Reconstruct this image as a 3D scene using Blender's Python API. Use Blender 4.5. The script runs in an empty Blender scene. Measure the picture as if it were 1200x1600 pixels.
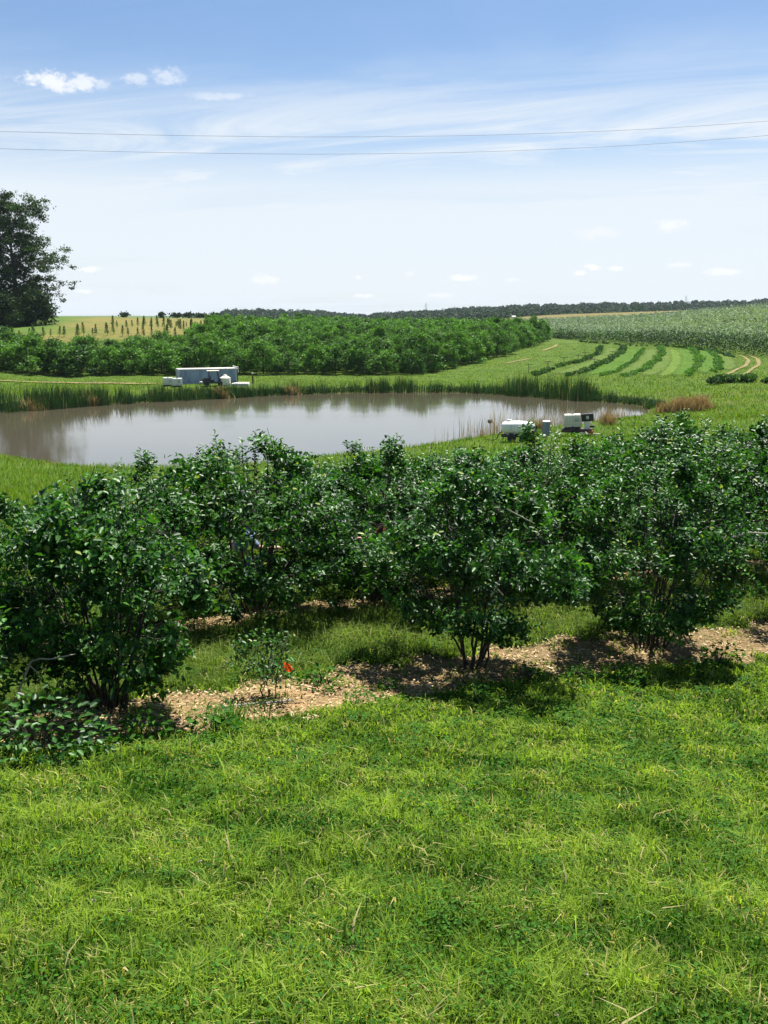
import bpy, bmesh, math, random
import numpy as np
from mathutils import Vector, Matrix

random.seed(7)
SC = bpy.context.scene
COL = SC.collection
R = math.radians

# ---------------------------------------------------------------- camera
F = 1440.0                 # focal length in photo pixels (1200 x 1600)
PITCH = R(12.1)
cam = bpy.data.cameras.new('camera')
cam.sensor_fit = 'VERTICAL'
cam.sensor_height = 36.0
cam.sensor_width = 27.0
cam.lens = F / 1600.0 * 36.0
cam.clip_start = 0.05
cam.clip_end = 20000
camo = bpy.data.objects.new('camera', cam)
COL.objects.link(camo)
camo.rotation_euler = (math.pi / 2 - PITCH, 0, 0)
SC.camera = camo

# ---------------------------------------------------------------- light
SUN_EL, SUN_AZ = R(65), R(22)
SUNV = Vector((math.sin(SUN_AZ) * math.cos(SUN_EL), math.cos(SUN_AZ) * math.cos(SUN_EL), math.sin(SUN_EL)))
sl = bpy.data.lights.new('sun', 'SUN')
sl.energy = 5.0
sl.angle = R(0.53)
sl.color = (1.0, 0.95, 0.87)
so = bpy.data.objects.new('sun', sl)
so.rotation_euler = (-SUNV).to_track_quat('-Z', 'Y').to_euler()
so.location = (0, 0, 60)
COL.objects.link(so)
vs = SC.view_settings
vs.view_transform = 'Standard'
vs.look = 'None'
vs.exposure = 1.25
vs.gamma = 1.0
vs.use_curve_mapping = False
SC.cycles.use_denoising = True
SC.cycles.max_bounces = 8
SC.cycles.transparent_max_bounces = 8
SC.cycles.volume_bounces = 0


def pixdir(px, py):
    a = (px - 600.0) / F
    b = (py - 800.0) / F
    cp, sp = math.cos(PITCH), math.sin(PITCH)
    return np.array([a, cp - b * sp, -sp - b * cp])


def at(px, py, Y):
    d = pixdir(px, py)
    return d * (Y / d[1])


# ---------------------------------------------------------------- node helpers
class NT:
    def __init__(s, tree):
        s.t = tree

    def n(s, kind, **kw):
        nd = s.t.nodes.new(kind)
        for k, v in kw.items():
            setattr(nd, k, v)
        return nd

    def put(s, sock, v):
        if isinstance(v, bpy.types.NodeSocket):
            s.t.links.new(v, sock)
        elif v is not None:
            if hasattr(sock.default_value, '__len__') and not hasattr(v, '__len__'):
                v = [v] * len(sock.default_value)
            if hasattr(v, '__len__') and len(v) == 3 and len(sock.default_value) == 4:
                v = tuple(v) + (1.0,)
            sock.default_value = v

    def m(s, op, a, b=None, c=None, clamp=False):
        nd = s.n('ShaderNodeMath', operation=op, use_clamp=clamp)
        for i, v in enumerate((a, b, c)):
            s.put(nd.inputs[i], v) if v is not None else None
        return nd.outputs[0]

    def vm(s, op, a, b=None):
        nd = s.n('ShaderNodeVectorMath', operation=op)
        s.put(nd.inputs[0], a)
        if b is not None:
            s.put(nd.inputs[3] if op == 'SCALE' else nd.inputs[1], b)
        return nd.outputs[1] if op in ('LENGTH', 'DISTANCE', 'DOT_PRODUCT') else nd.outputs[0]

    def smooth(s, x, lo, hi, a=0.0, b=1.0):
        nd = s.n('ShaderNodeMapRange', interpolation_type='SMOOTHSTEP')
        for k, v in (('Value', x), ('From Min', lo), ('From Max', hi), ('To Min', a), ('To Max', b)):
            s.put(nd.inputs[k], v)
        return nd.outputs[0]

    def mix(s, f, a, b, blend='MIX'):
        nd = s.n('ShaderNodeMix', data_type='RGBA', blend_type=blend)
        s.put(nd.inputs[0], f)
        s.put(nd.inputs[6], a)
        s.put(nd.inputs[7], b)
        return nd.outputs[2]

    def noise(s, vec, scale, detail=3, rough=0.5, dist=0.0):
        nd = s.n('ShaderNodeTexNoise')
        if vec is not None:
            s.put(nd.inputs['Vector'], vec)
        s.put(nd.inputs['Scale'], scale)
        s.put(nd.inputs['Detail'], detail)
        s.put(nd.inputs['Roughness'], rough)
        s.put(nd.inputs['Distortion'], dist)
        return nd.outputs['Fac']

    def comb(s, x, y, z):
        nd = s.n('ShaderNodeCombineXYZ')
        for i, v in enumerate((x, y, z)):
            s.put(nd.inputs[i], v)
        return nd.outputs[0]


def new_mat(name):
    m = bpy.data.materials.new(name)
    m.use_nodes = True
    m.node_tree.nodes.clear()
    t = NT(m.node_tree)
    out = t.n('ShaderNodeOutputMaterial')
    return m, t, out


def principled(t, color, rough=0.6, metal=0.0, spec=0.5, normal=None):
    p = t.n('ShaderNodeBsdfPrincipled')
    t.put(p.inputs['Base Color'], color)
    t.put(p.inputs['Roughness'], rough)
    t.put(p.inputs['Metallic'], metal)
    t.put(p.inputs['Specular IOR Level'], spec)
    if normal is not None:
        t.put(p.inputs['Normal'], normal)
    return p


def bump(t, h, strength=0.3, dist=0.02):
    b = t.n('ShaderNodeBump')
    t.put(b.inputs['Strength'], strength)
    t.put(b.inputs['Distance'], dist)
    t.put(b.inputs['Height'], h)
    return b.outputs[0]


def mat_leaf(name, c1, c2, c3=None, rough=0.4, trans=0.3, spec=0.5, tcol=None, vary=False):
    """leaf: per-leaf tint attribute runs c1..c2 (and the last few per cent to c3); part of the light passes through"""
    m, t, out = new_mat(name)
    c1, c2 = tuple(v * .72 for v in c1), tuple(v * .80 for v in c2)
    a = t.n('ShaderNodeAttribute', attribute_name='tint').outputs['Fac']
    if vary:      # each tree a little different
        a = t.m('ADD', a, t.m('MULTIPLY', t.m('SUBTRACT', t.n('ShaderNodeObjectInfo').outputs['Random'], .5), .45), clamp=True)
    col = t.mix(a, c1, c2)
    if c3:
        col = t.mix(t.smooth(a, 0.93, 0.985), col, c3)
    p = principled(t, col, rough, 0, spec)
    tr = t.n('ShaderNodeBsdfTranslucent')
    hs = t.mix(1.0, col, tcol or (1.5, 1.7, 0.5), 'MULTIPLY')
    t.put(tr.inputs['Color'], hs)
    mx = t.n('ShaderNodeMixShader')
    t.put(mx.inputs[0], trans)
    t.t.links.new(p.outputs[0], mx.inputs[1])
    t.t.links.new(tr.outputs[0], mx.inputs[2])
    t.t.links.new(mx.outputs[0], out.inputs['Surface'])
    return m


def mat_plain(name, c1, c2=None, rough=0.6, metal=0.0, scale=6.0, spec=0.5, bmp=0.0, streak=None, c3=None):
    """painted / plastic / wood surface: colour worn by noise at two scales, faint relief"""
    m, t, out = new_mat(name)
    co = t.n('ShaderNodeTexCoord').outputs['Object']
    if streak:
        mp = t.n('ShaderNodeMapping')
        t.put(mp.inputs['Vector'], co)
        mp.inputs['Scale'].default_value = streak
        co = mp.outputs[0]
    n1 = t.noise(co, scale, 4, 0.6)
    n2 = t.noise(co, scale * 6.3, 3, 0.6)
    col = t.mix(t.smooth(n1, 0.35, 0.68), c1, c2 or tuple(x * 0.7 for x in c1))
    if c3:
        col = t.mix(t.smooth(n2, 0.6, 0.72), col, c3)
    nrm = bump(t, n2, bmp, 0.01) if bmp else None
    p = principled(t, col, t.smooth(n2, 0.2, 0.8, rough * 0.85, min(1, rough * 1.15)), metal, spec, nrm)
    t.t.links.new(p.outputs[0], out.inputs['Surface'])
    return m


# ---------------------------------------------------------------- world: sky and thin clouds
def build_world():
    w = bpy.data.worlds.new('World')
    SC.world = w
    w.use_nodes = True
    w.node_tree.nodes.clear()
    t = NT(w.node_tree)
    out = t.n('ShaderNodeOutputWorld')
    bg = t.n('ShaderNodeBackground')
    sky = t.n('ShaderNodeTexSky', sky_type='NISHITA')
    sky.sun_disc = False
    sky.sun_elevation = SUN_EL
    sky.sun_rotation = SUN_AZ
    sky.altitude = 200
    sky.air_density = 1.0
    sky.dust_density = 0.6
    sky.ozone_density = 1.6
    d = t.n('ShaderNodeTexCoord').outputs['Generated']
    sx = t.n('ShaderNodeSeparateXYZ')
    t.put(sx.inputs[0], d)
    x, y, z = sx.outputs
    zz = t.m('ADD', t.m('MAXIMUM', z, 0.0), 0.07)
    px, py = t.m('DIVIDE', x, zz), t.m('DIVIDE', y, zz)
    # high thin cirrus sheet, drawn out in streaks: thicker towards the horizon
    pv = t.comb(t.m('MULTIPLY', px, 0.55), t.m('MULTIPLY', py, 1.0), 3.1)
    n1 = t.noise(pv, 0.42, 5, 0.55, 0.4)
    n2 = t.noise(t.comb(t.m('MULTIPLY', px, 0.42), t.m('ADD', py, t.m('MULTIPLY', px, 0.25)), 9.0), 1.5, 7, 0.66, 0.9)
    ze = t.m('ADD', z, t.m('MULTIPLY', t.m('SUBTRACT', n1, 0.5), 0.10))
    veil = t.smooth(ze, 0.275, 0.165, 0.05, 0.78)
    veil = t.m('MULTIPLY', veil, t.smooth(n2, 0.30, 0.68, 0.35, 1.3))
    low = t.smooth(z, 0.21, 0.09, 0.0, 0.70)
    veil = t.m('MAXIMUM', veil, t.m('MULTIPLY', low, t.smooth(n1, 0.3, 0.6, 0.9, 1.5)), clamp=True)
    veil = t.m('MINIMUM', veil, 0.9)
    skyc = t.mix(1.0, sky.outputs[0], (0.41, 0.475, 0.535, 1), 'MULTIPLY')
    col = t.mix(veil, skyc, (3.68, 3.92, 4.16, 1))
    # small fair-weather cumulus
    nc = t.noise(t.vm('MULTIPLY', d, (60, 60, 95)), 1.0, 5, 0.6)
    nf = t.noise(t.vm('MULTIPLY', d, (170, 170, 260)), 1.0, 4, 0.6)
    nn = t.m('ADD', t.m('MULTIPLY', t.m('SUBTRACT', nc, 0.5), 2.6), t.m('MULTIPLY', t.m('SUBTRACT', nf, 0.5), 1.3))
    cm = None
    clouds = [(85, 127, 56, 14, .8), (130, 128, 26, 12, .7), (160, 134, 18, 9, .4), (215, 123, 26, 10, .45), (262, 118, 36, 12, .45),
              (345, 150, 60, 6, .35), (418, 437, 42, 9, .5), (722, 434, 28, 6, .75), (925, 416, 20, 5, .8), (906, 427, 14, 5, .8),
              (963, 419, 15, 4, .7), (1050, 352, 34, 9, .5), (1132, 425, 36, 6, .6), (568, 462, 22, 4, .7), (560, 434, 9, 4, .6),
              (690, 461, 40, 4, .45), (1060, 414, 26, 4, .45), (930, 365, 50, 9, .3), (800, 437, 16, 4, .4),
              (140, 421, 20, 5, .8), (125, 455, 18, 4, .6), (640, 428, 12, 4, .4)]
    for (cx, cy, rx, ry, k) in clouds:
        q = pixdir(cx, cy)
        q = q / np.linalg.norm(q)
        df = t.vm('SUBTRACT', d, tuple(q))
        e = t.vm('LENGTH', t.vm('MULTIPLY', df, (F / rx * 1.4, 0.0, F / ry * 1.15)))
        # only in front: the y difference keeps the opposite side clear
        e = t.m('ADD', e, t.vm('LENGTH', t.vm('MULTIPLY', df, (0, 6.0, 0))))
        mk = t.m('MULTIPLY', t.smooth(t.m('ADD', e, nn), 1.25, 0.35), k)
        cm = mk if cm is None else t.m('MAXIMUM', cm, mk)
    col = t.mix(cm, col, (4.5, 4.5, 4.55, 1))
    t.put(bg.inputs['Color'], col)
    t.put(bg.inputs['Strength'], 0.1)
    t.t.links.new(bg.outputs[0], out.inputs['Surface'])


build_world()

# ---------------------------------------------------------------- mesh helpers
def link(o, parent=None):
    COL.objects.link(o)
    if parent is not None:
        o.parent = parent
    return o


def tag(o, label, cat, group=None, kind=None):
    if label:
        o['label'] = label
    if cat:
        o['category'] = cat
    if group:
        o['group'] = group
    if kind:
        o['kind'] = kind
    return o


def mesh_np(name, V, polys, mat, attr=None, smooth=False):
    """polys: list of (n,k) int arrays"""
    me = bpy.data.meshes.new(name)
    V = np.asarray(V, dtype=np.float32)
    me.vertices.add(len(V))
    me.vertices.foreach_set('co', V.ravel())
    polys = [np.asarray(p, dtype=np.int32) for p in polys if len(p)]
    loops = np.concatenate([p.ravel() for p in polys])
    tot = np.concatenate([np.full(len(p), p.shape[1], dtype=np.int32) for p in polys])
    start = np.concatenate([[0], np.cumsum(tot)[:-1]]).astype(np.int32)
    me.loops.add(len(loops))
    me.loops.foreach_set('vertex_index', loops)
    me.polygons.add(len(tot))
    me.polygons.foreach_set('loop_start', start)
    me.polygons.foreach_set('loop_total', tot)
    if smooth:
        me.polygons.foreach_set('use_smooth', np.ones(len(tot), dtype=bool))
    if attr is not None:
        a = me.attributes.new('tint', 'FLOAT', 'POINT')
        a.data.foreach_set('value', np.asarray(attr, dtype=np.float32))
    me.update(calc_edges=True)
    me.materials.append(mat)
    return me


def obj(name, me, parent=None):
    return link(bpy.data.objects.new(name, me), parent)


def empty(name, loc, rz=0.0):
    o = bpy.data.objects.new(name, None)
    o.location = loc
    o.rotation_euler = (0, 0, rz)
    o.empty_display_size = 0.2
    return link(o)


def copy_tree(o, parent=None):
    c = o.copy()
    COL.objects.link(c)
    c.parent = parent
    for ch in o.children:
        copy_tree(ch, c)
    return c


class MB:
    """collects boxes, bars, tubes and lathes into one mesh"""
    def __init__(s):
        s.b = bmesh.new()

    def box(s, c, size, rot=None, bev=0.0):
        r = bmesh.ops.create_cube(s.b, size=1.0)
        vs_ = r['verts']
        M = Matrix.Translation(c)
        if rot:
            M = M @ Matrix.Rotation(rot[2], 4, 'Z') @ Matrix.Rotation(rot[1], 4, 'Y') @ Matrix.Rotation(rot[0], 4, 'X')
        M = M @ Matrix.Diagonal((size[0], size[1], size[2], 1))
        bmesh.ops.transform(s.b, matrix=M, verts=vs_)
        if bev:
            es = list({e for v in vs_ for e in v.link_edges})
            bmesh.ops.bevel(s.b, geom=es, offset=bev, segments=2, affect='EDGES', profile=0.6)
        return s

    def tube(s, pts, rad, seg=6, cap=True):
        pts = [Vector(p) for p in pts]
        if not hasattr(rad, '__len__'):
            rad = [rad] * len(pts)
        rings = []
        for i, p in enumerate(pts):
            d = (pts[min(i + 1, len(pts) - 1)] - pts[max(i - 1, 0)]).normalized()
            u = d.cross(Vector((0, 0, 1)))
            if u.length < 1e-3:
                u = Vector((1, 0, 0))
            u.normalize()
            w = d.cross(u)
            rings.append([s.b.verts.new(p + (u * math.cos(a) + w * math.sin(a)) * rad[i])
                          for a in [2 * math.pi * k / seg for k in range(seg)]])
        for a, b in zip(rings, rings[1:]):
            for k in range(seg):
                s.b.faces.new((a[k], a[(k + 1) % seg], b[(k + 1) % seg], b[k]))
        if cap:
            s.b.faces.new(rings[0][::-1])
            s.b.faces.new(rings[-1])
        return s

    def lathe(s, prof, c=(0, 0, 0), seg=20, axis='Z'):
        rings = []
        for r, h in prof:
            ring = []
            for k in range(seg):
                a = 2 * math.pi * k / seg
                p = (r * math.cos(a), r * math.sin(a), h)
                if axis == 'X':
                    p = (h, p[0], p[1])
                if axis == 'Y':
                    p = (p[0], h, p[1])
                ring.append(s.b.verts.new(Vector(p) + Vector(c)))
            rings.append(ring)
        for a, b in zip(rings, rings[1:]):
            for k in range(seg):
                s.b.faces.new((a[k], a[(k + 1) % seg], b[(k + 1) % seg], b[k]))
        s.b.faces.new(rings[0][::-1])
        s.b.faces.new(rings[-1])
        return s

    def face(s, pts):
        s.b.faces.new([s.b.verts.new(p) for p in pts])
        return s

    def build(s, name, mat, parent=None, smooth=False):
        bmesh.ops.recalc_face_normals(s.b, faces=s.b.faces)
        me = bpy.data.meshes.new(name)
        s.b.to_mesh(me)
        s.b.free()
        me.materials.append(mat)
        if smooth:
            me.polygons.foreach_set('use_smooth', np.ones(len(me.polygons), dtype=bool))
            try:
                me.set_sharp_from_angle(angle=R(35))
            except Exception:
                pass
        return obj(name, me, parent)


def unit(a):
    return a / np.maximum(np.linalg.norm(a, axis=-1, keepdims=True), 1e-9)


def leaves_np(P, D, Nn, L, W, fold=0.18, droop=0.0):
    """six-vertex folded leaves: base points P, directions D, normals Nn, lengths L, widths W"""
    n = len(P)
    D = unit(D)
    S = unit(np.cross(D, Nn))
    Nn = np.cross(S, D)
    L = L[:, None]
    W = W[:, None]
    up = Nn * W * fold
    dr = np.array([0, 0, -1.0]) * L * droop
    V = np.stack([P,
                  P + D * L * .33 + S * W * .46 + up,
                  P + D * L * .70 + S * W * .36 + up + dr * .4,
                  P + D * L + dr,
                  P + D * L * .70 - S * W * .36 + up + dr * .4,
                  P + D * L * .33 - S * W * .46 + up], axis=1).reshape(-1, 3)
    i = np.arange(n)[:, None] * 6
    q = np.concatenate([i + np.array([[0, 1, 2, 3]]), i + np.array([[0, 3, 4, 5]])])
    return V, q


def diamonds_np(P, D, Nn, L, W):
    """cheap four-vertex leaves for far foliage"""
    n = len(P)
    D = unit(D)
    S = unit(np.cross(D, Nn))
    L = L[:, None]
    W = W[:, None]
    V = np.stack([P - D * L * .5, P + S * W * .5 + D * L * .05, P + D * L * .5, P - S * W * .5 - D * L * .05], axis=1).reshape(-1, 3)
    q = np.arange(n)[:, None] * 4 + np.array([[0, 1, 2, 3]])
    return V, q


def blades_np(rng, P, H, W, lean=0.45, curl=0.5, upv=None):
    n = len(P)
    a = rng.uniform(0, 2 * np.pi, n)
    dirn = np.stack([np.cos(a), np.sin(a), np.zeros(n)], 1)
    b = a + np.pi / 2 + rng.normal(0, .5, n)
    side = np.stack([np.cos(b), np.sin(b), np.zeros(n)], 1)
    ln = np.abs(rng.normal(lean, lean * .6, n))[:, None]
    H1 = H[:, None]
    W1 = W[:, None]
    up = np.array([0, 0, 1.0])
    mid = P + up * H1 * .55 + dirn * H1 * ln * .35
    tip = P + up * H1 * (1 - .35 * ln * curl) + dirn * H1 * ln * (1 + curl * .4)
    base = P - up * 0.01
    V = np.stack([base - side * W1 * .5, base + side * W1 * .5, mid + side * W1 * .42, mid - side * W1 * .42, tip], 1).reshape(-1, 3)
    i = np.arange(n)[:, None] * 5
    return V, [i + np.array([[0, 1, 2, 3]]), i + np.array([[3, 2, 4]])]


def merge(parts):
    """parts: list of (V, quads, tint_per_vertex)"""
    Vs, Qs, Ts, off = [], [], [], 0
    for V, q, tn in parts:
        Vs.append(V)
        Qs.append(q + off)
        Ts.append(tn)
        off += len(V)
    return np.concatenate(Vs), np.concatenate(Qs), np.concatenate(Ts)


_rs = np.random.RandomState(5)
_NW = [(_rs.uniform(0, 2 * np.pi), _rs.uniform(0, 2 * np.pi), _rs.uniform(.7, 1.4)) for _ in range(10)]


def wob(X, Y, s=1.0, seed=0):
    """smooth pseudo noise, about -1..1, feature size s"""
    o = 0
    for k in range(5):
        a, ph, f = _NW[(k + seed * 3) % 10]
        a += seed * 1.7 + k * 1.1
        o = o + np.sin((X * math.cos(a) + Y * math.sin(a)) * 2 * np.pi / s * f * (1 + .45 * k) + ph + seed * 2.3) / (1 + .5 * k)
    return o / 2.2


# ---------------------------------------------------------------- terrain
WATER = -9.4


def on_plane(px, py, z):
    d = pixdir(px, py)
    return d * (z / d[2])


POND_PIX = [(-330, 662), (-250, 651), (-120, 649), (0, 645), (80, 639), (150, 633), (240, 628), (350, 622), (450, 617), (540, 614.5), (620, 613),
            (700, 613.5), (770, 616), (830, 620), (900, 625.5), (960, 630), (1000, 634), (1016, 641), (1008, 649), (975, 655), (920, 662), (860, 668),
            (800, 676), (750, 684), (700, 692), (650, 699), (600, 705), (540, 711), (480, 718), (400, 727), (320, 731), (240, 732.5), (160, 732),
            (110, 729), (60, 722), (0, 711), (-80, 700), (-200, 684), (-290, 672)]
POND = np.array([on_plane(a, b, WATER)[:2] for a, b in POND_PIX])


def smooth_closed(P, it=2):
    for _ in range(it):
        Q = np.roll(P, -1, 0)
        P = np.stack([P * .75 + Q * .25, P * .25 + Q * .75], 1).reshape(-1, 2)
    return P


POND = smooth_closed(POND, 2)


def poly_sd(X, Y, poly):
    """signed distance (negative inside)"""
    X = np.asarray(X, float)
    Y = np.asarray(Y, float)
    d2 = np.full(X.shape, 1e18)
    ins = np.zeros(X.shape, bool)
    n = len(poly)
    for i in range(n):
        ax, ay = poly[i]
        bx, by = poly[(i + 1) % n]
        ex, ey = bx - ax, by - ay
        wx, wy = X - ax, Y - ay
        h = np.clip((wx * ex + wy * ey) / (ex * ex + ey * ey + 1e-12), 0, 1)
        d2 = np.minimum(d2, (wx - ex * h) ** 2 + (wy - ey * h) ** 2)
        c = ((ay > Y) != (by > Y)) & (X < (bx - ax) * (Y - ay) / ((by - ay) if by != ay else 1e-12) + ax)
        ins ^= c
    d = np.sqrt(d2)
    return np.where(ins, -d, d)


def line_dist(X, Y, pts):
    X = np.asarray(X, float)
    d2 = np.full(X.shape, 1e18)
    for (ax, ay), (bx, by) in zip(pts[:-1], pts[1:]):
        ex, ey = bx - ax, by - ay
        wx, wy = X - ax, Y - ay
        h = np.clip((wx * ex + wy * ey) / (ex * ex + ey * ey + 1e-12), 0, 1)
        d2 = np.minimum(d2, (wx - ex * h) ** 2 + (wy - ey * h) ** 2)
    return np.sqrt(d2)


def pxY(px, Y):
    return np.array([(px - 600.0) / F * Y / 0.985, Y])


CP = []
for a in [(600, 1600, 2.35), (0, 1600, 2.3), (1200, 1600, 2.45), (190, 1125, 6.4), (430, 1088, 7.5), (740, 1042, 8.8), (1020, 1012, 9.9),
          (1300, 995, 10.9), (-150, 1175, 5.6), (190, 1000, 9.4), (400, 980, 10.0), (560, 955, 10.9), (860, 915, 12.4), (1150, 880, 14.2), (465, 912, 13.7),
          (250, 930, 12.6), (300, 598, 122.5), (100, 592, 132), (650, 587, 142), (500, 587, 141), (300, 588, 139), (780, 560, 170), (845, 535, 222), (1000, 598, 118),
          (1150, 600, 112), (1000, 590, 124), (1000, 540, 200), (1200, 553, 170), (900, 530, 240), (1200, 478, 420), (900, 500, 450),
          (1050, 490, 450), (850, 493, 600), (50, 507, 205), (150, 496, 330), (0, 498, 330), (300, 498, 330), (400, 500, 340), (1100, 650, 80),
          (1200, 520, 260), (1200, 500, 330), (1000, 515, 320)]:
    CP.append(tuple(at(*a)))
for px, Y, z in [(860, 15.8, -4.25), (1150, 17.6, -4.45), (200, 25, -5.7), (600, 27, -5.8), (1000, 30, -5.9), (1250, 32, -5.7), (200, 52, -8.9), (0, 57, -8.9),
                 (400, 53, -8.9), (600, 60, -8.95), (780, 68, -8.95), (950, 74, -8.95), (300, 40, -7.6), (700, 44, -7.6), (1000, 50, -7.6), (1200, 60, -7.7),
                 (0, 98, -8.8), (300, 112, -8.9), (450, 116, -8.9), (620, 118, -8.9), (800, 116, -8.9), (900, 110, -8.9), (0, 172, -3.85), (150, 172, -3.85), (300, 184, -4.1),
                 (120, 152, -7.0), (-150, 152, -7.0), (600, 230, -6.9), (600, 330, -5.5), (420, 300, -4.8), (420, 200, -6.4), (340, 175, -5.9),
                 (750, 300, -5.5), (0, 600, -12), (300, 600, -11), (600, 600, -8), (400, 1100, -9), (580, 1100, -14), (700, 1100, -6), (900, 1100, -1), (1200, 1100, 3),
                 (1200, 700, 4), (0, 1100, -12), (0, 3000, -6), (600, 3000, -6), (1200, 3000, -2), (0, 9000, -6), (600, 9000, -6), (1200, 9000, -6),
                 (-600, 10, -3.4), (-600, 30, -6), (-600, 60, -9), (-600, 110, -8.5), (-600, 165, -4), (-600, 330, -1), (-600, 1000, -8), (-600, 9000, -6),
                 (1800, 12, -3.8), (1800, 30, -5.4), (1800, 60, -6.8), (1800, 110, -7), (1800, 170, -5), (1800, 420, 6), (1800, 1000, 5), (1800, 9000, -6)]:
    q = pxY(px, Y)
    CP.append((q[0], q[1], z))
CP += [(0, 0, -1.62), (3, 0, -1.62), (-3, 0, -1.55), (0, -8, -.9), (12, -8, -.9), (-12, -8, -.9), (-12, 3, -2.2), (12, 3, -2.2)]
CP = np.array(CP)


def uv(X, Y):
    return 2.2 * X / (Y + 14.0), np.log(Y + 14.0)


_cu, _cv = uv(CP[:, 0], CP[:, 1])
_c = 0.10


def _phi(r2):
    return np.sqrt(r2 + _c * _c)


_A = _phi((_cu[:, None] - _cu[None]) ** 2 + (_cv[:, None] - _cv[None]) ** 2)
_n = len(CP)
_B = np.zeros((_n + 1, _n + 1))
_B[:_n, :_n] = _A
_B[_n, :_n] = 1
_B[:_n, _n] = 1
_W = np.linalg.solve(_B + np.diag([1e-6] * _n + [0]), np.concatenate([CP[:, 2], [0]]))


def rbf(X, Y):
    u, v = uv(X, np.maximum(Y, -9))
    o = np.full(np.shape(u), _W[_n])
    for i in range(_n):
        o = o + _W[i] * _phi((u - _cu[i]) ** 2 + (v - _cv[i]) ** 2)
    return o


def ground(X, Y):
    X = np.atleast_1d(np.asarray(X, float))
    Y = np.atleast_1d(np.asarray(Y, float))
    z = rbf(X, Y)
    far = np.clip((Y - 20) / 60, 0, 1)
    z = z + (0.025 + far * .12) * wob(X, Y, 1.7 + 0 * X, 1) * (Y < 20) + far * .10 * wob(X, Y, 23.0, 2)
    near = (Y > 30) & (Y < 150)
    if near.any():
        sd = np.full(z.shape, 50.0)
        sd[near] = poly_sd(X[near], Y[near], POND)
        t = np.clip(sd / 6.0, 0, 1)
        t = t * t * (3 - 2 * t)
        bank = WATER + 0.06 + .16 * np.minimum(sd, 4.0)
        zz = np.where(sd < 0, np.maximum(WATER - .02 + .3 * sd, WATER - 1.6), bank * (1 - t) + np.maximum(z, WATER + .3) * t)
        z = np.where(sd < 20, zz, z)
    return z


def gz(x, y):
    return float(ground([x], [y])[0])


def gpix(px, py, y0=2.0, y1=3000.0):
    """where the ray through a photo pixel meets the ground"""
    d = pixdir(px, py)
    Ys = np.exp(np.linspace(math.log(y0), math.log(y1), 700))
    P = d[None] * (Ys / d[1])[:, None]
    below = P[:, 2] < ground(P[:, 0], P[:, 1])
    if not below.any():
        return np.array([P[-1, 0], P[-1, 1], gz(P[-1, 0], P[-1, 1])])
    k = int(np.argmax(below))
    a, b = Ys[max(k - 1, 0)], Ys[k]
    for _ in range(25):
        m_ = (a + b) / 2
        p = d * (m_ / d[1])
        if p[2] < gz(p[0], p[1]):
            b = m_
        else:
            a = m_
    p = d * (b / d[1])
    return np.array([p[0], p[1], gz(p[0], p[1])])


# planting rows (ground paths)
ROW1 = [gpix(*q)[:2] for q in [(-150, 1172), (190, 1122), (430, 1088), (740, 1044), (1020, 1014), (1300, 995)]]
ROW1 = [ROW1[0] + (ROW1[0] - ROW1[1])] + ROW1 + [ROW1[-1] + (ROW1[-1] - ROW1[-2]) * 2]
ROW1 = np.array(ROW1)


def offset_row(row, d):
    T = np.gradient(row, axis=0)
    Nn = np.stack([-T[:, 1], T[:, 0]], 1)
    return row + unit(Nn) * d


def spl(P, n):
    P = np.asarray(P, float)
    s = np.concatenate([[0], np.cumsum(np.linalg.norm(np.diff(P, axis=0), axis=1))])
    tt = np.linspace(0, s[-1], n)
    Q = np.stack([np.interp(tt, s, P[:, k]) for k in range(P.shape[1])], 1)
    for _ in range(max(1, n // (len(P) * 2))):
        Q[1:-1] = Q[1:-1] * .5 + (Q[:-2] + Q[2:]) * .25
    return Q


ROW1 = spl(ROW1, 30)
ROW2 = spl(offset_row(ROW1, 3.0), 30)
ROW3 = spl(offset_row(ROW1, 6.0), 30)
ROWS = [ROW1, ROW2, ROW3]

TAN_FIELD = np.array([pxY(a, b) for a, b in [(-400, 163), (100, 165), (300, 174), (350, 205), (400, 310), (460, 480), (-400, 480)]])
UNDER_TREE_GRASS = np.array([pxY(a, b) for a, b in [(-300, 172), (90, 176), (125, 205), (150, 300), (110, 330), (-300, 300)]])  # green grass kept inside the tan field under the big tree
FAR_TAN = np.array([pxY(a, b) for a, b in [(740, 470), (880, 500), (1040, 480), (1090, 640), (1000, 900), (700, 900), (690, 600)]])
MULCH_C = np.array([.36, .245, .135])


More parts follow.
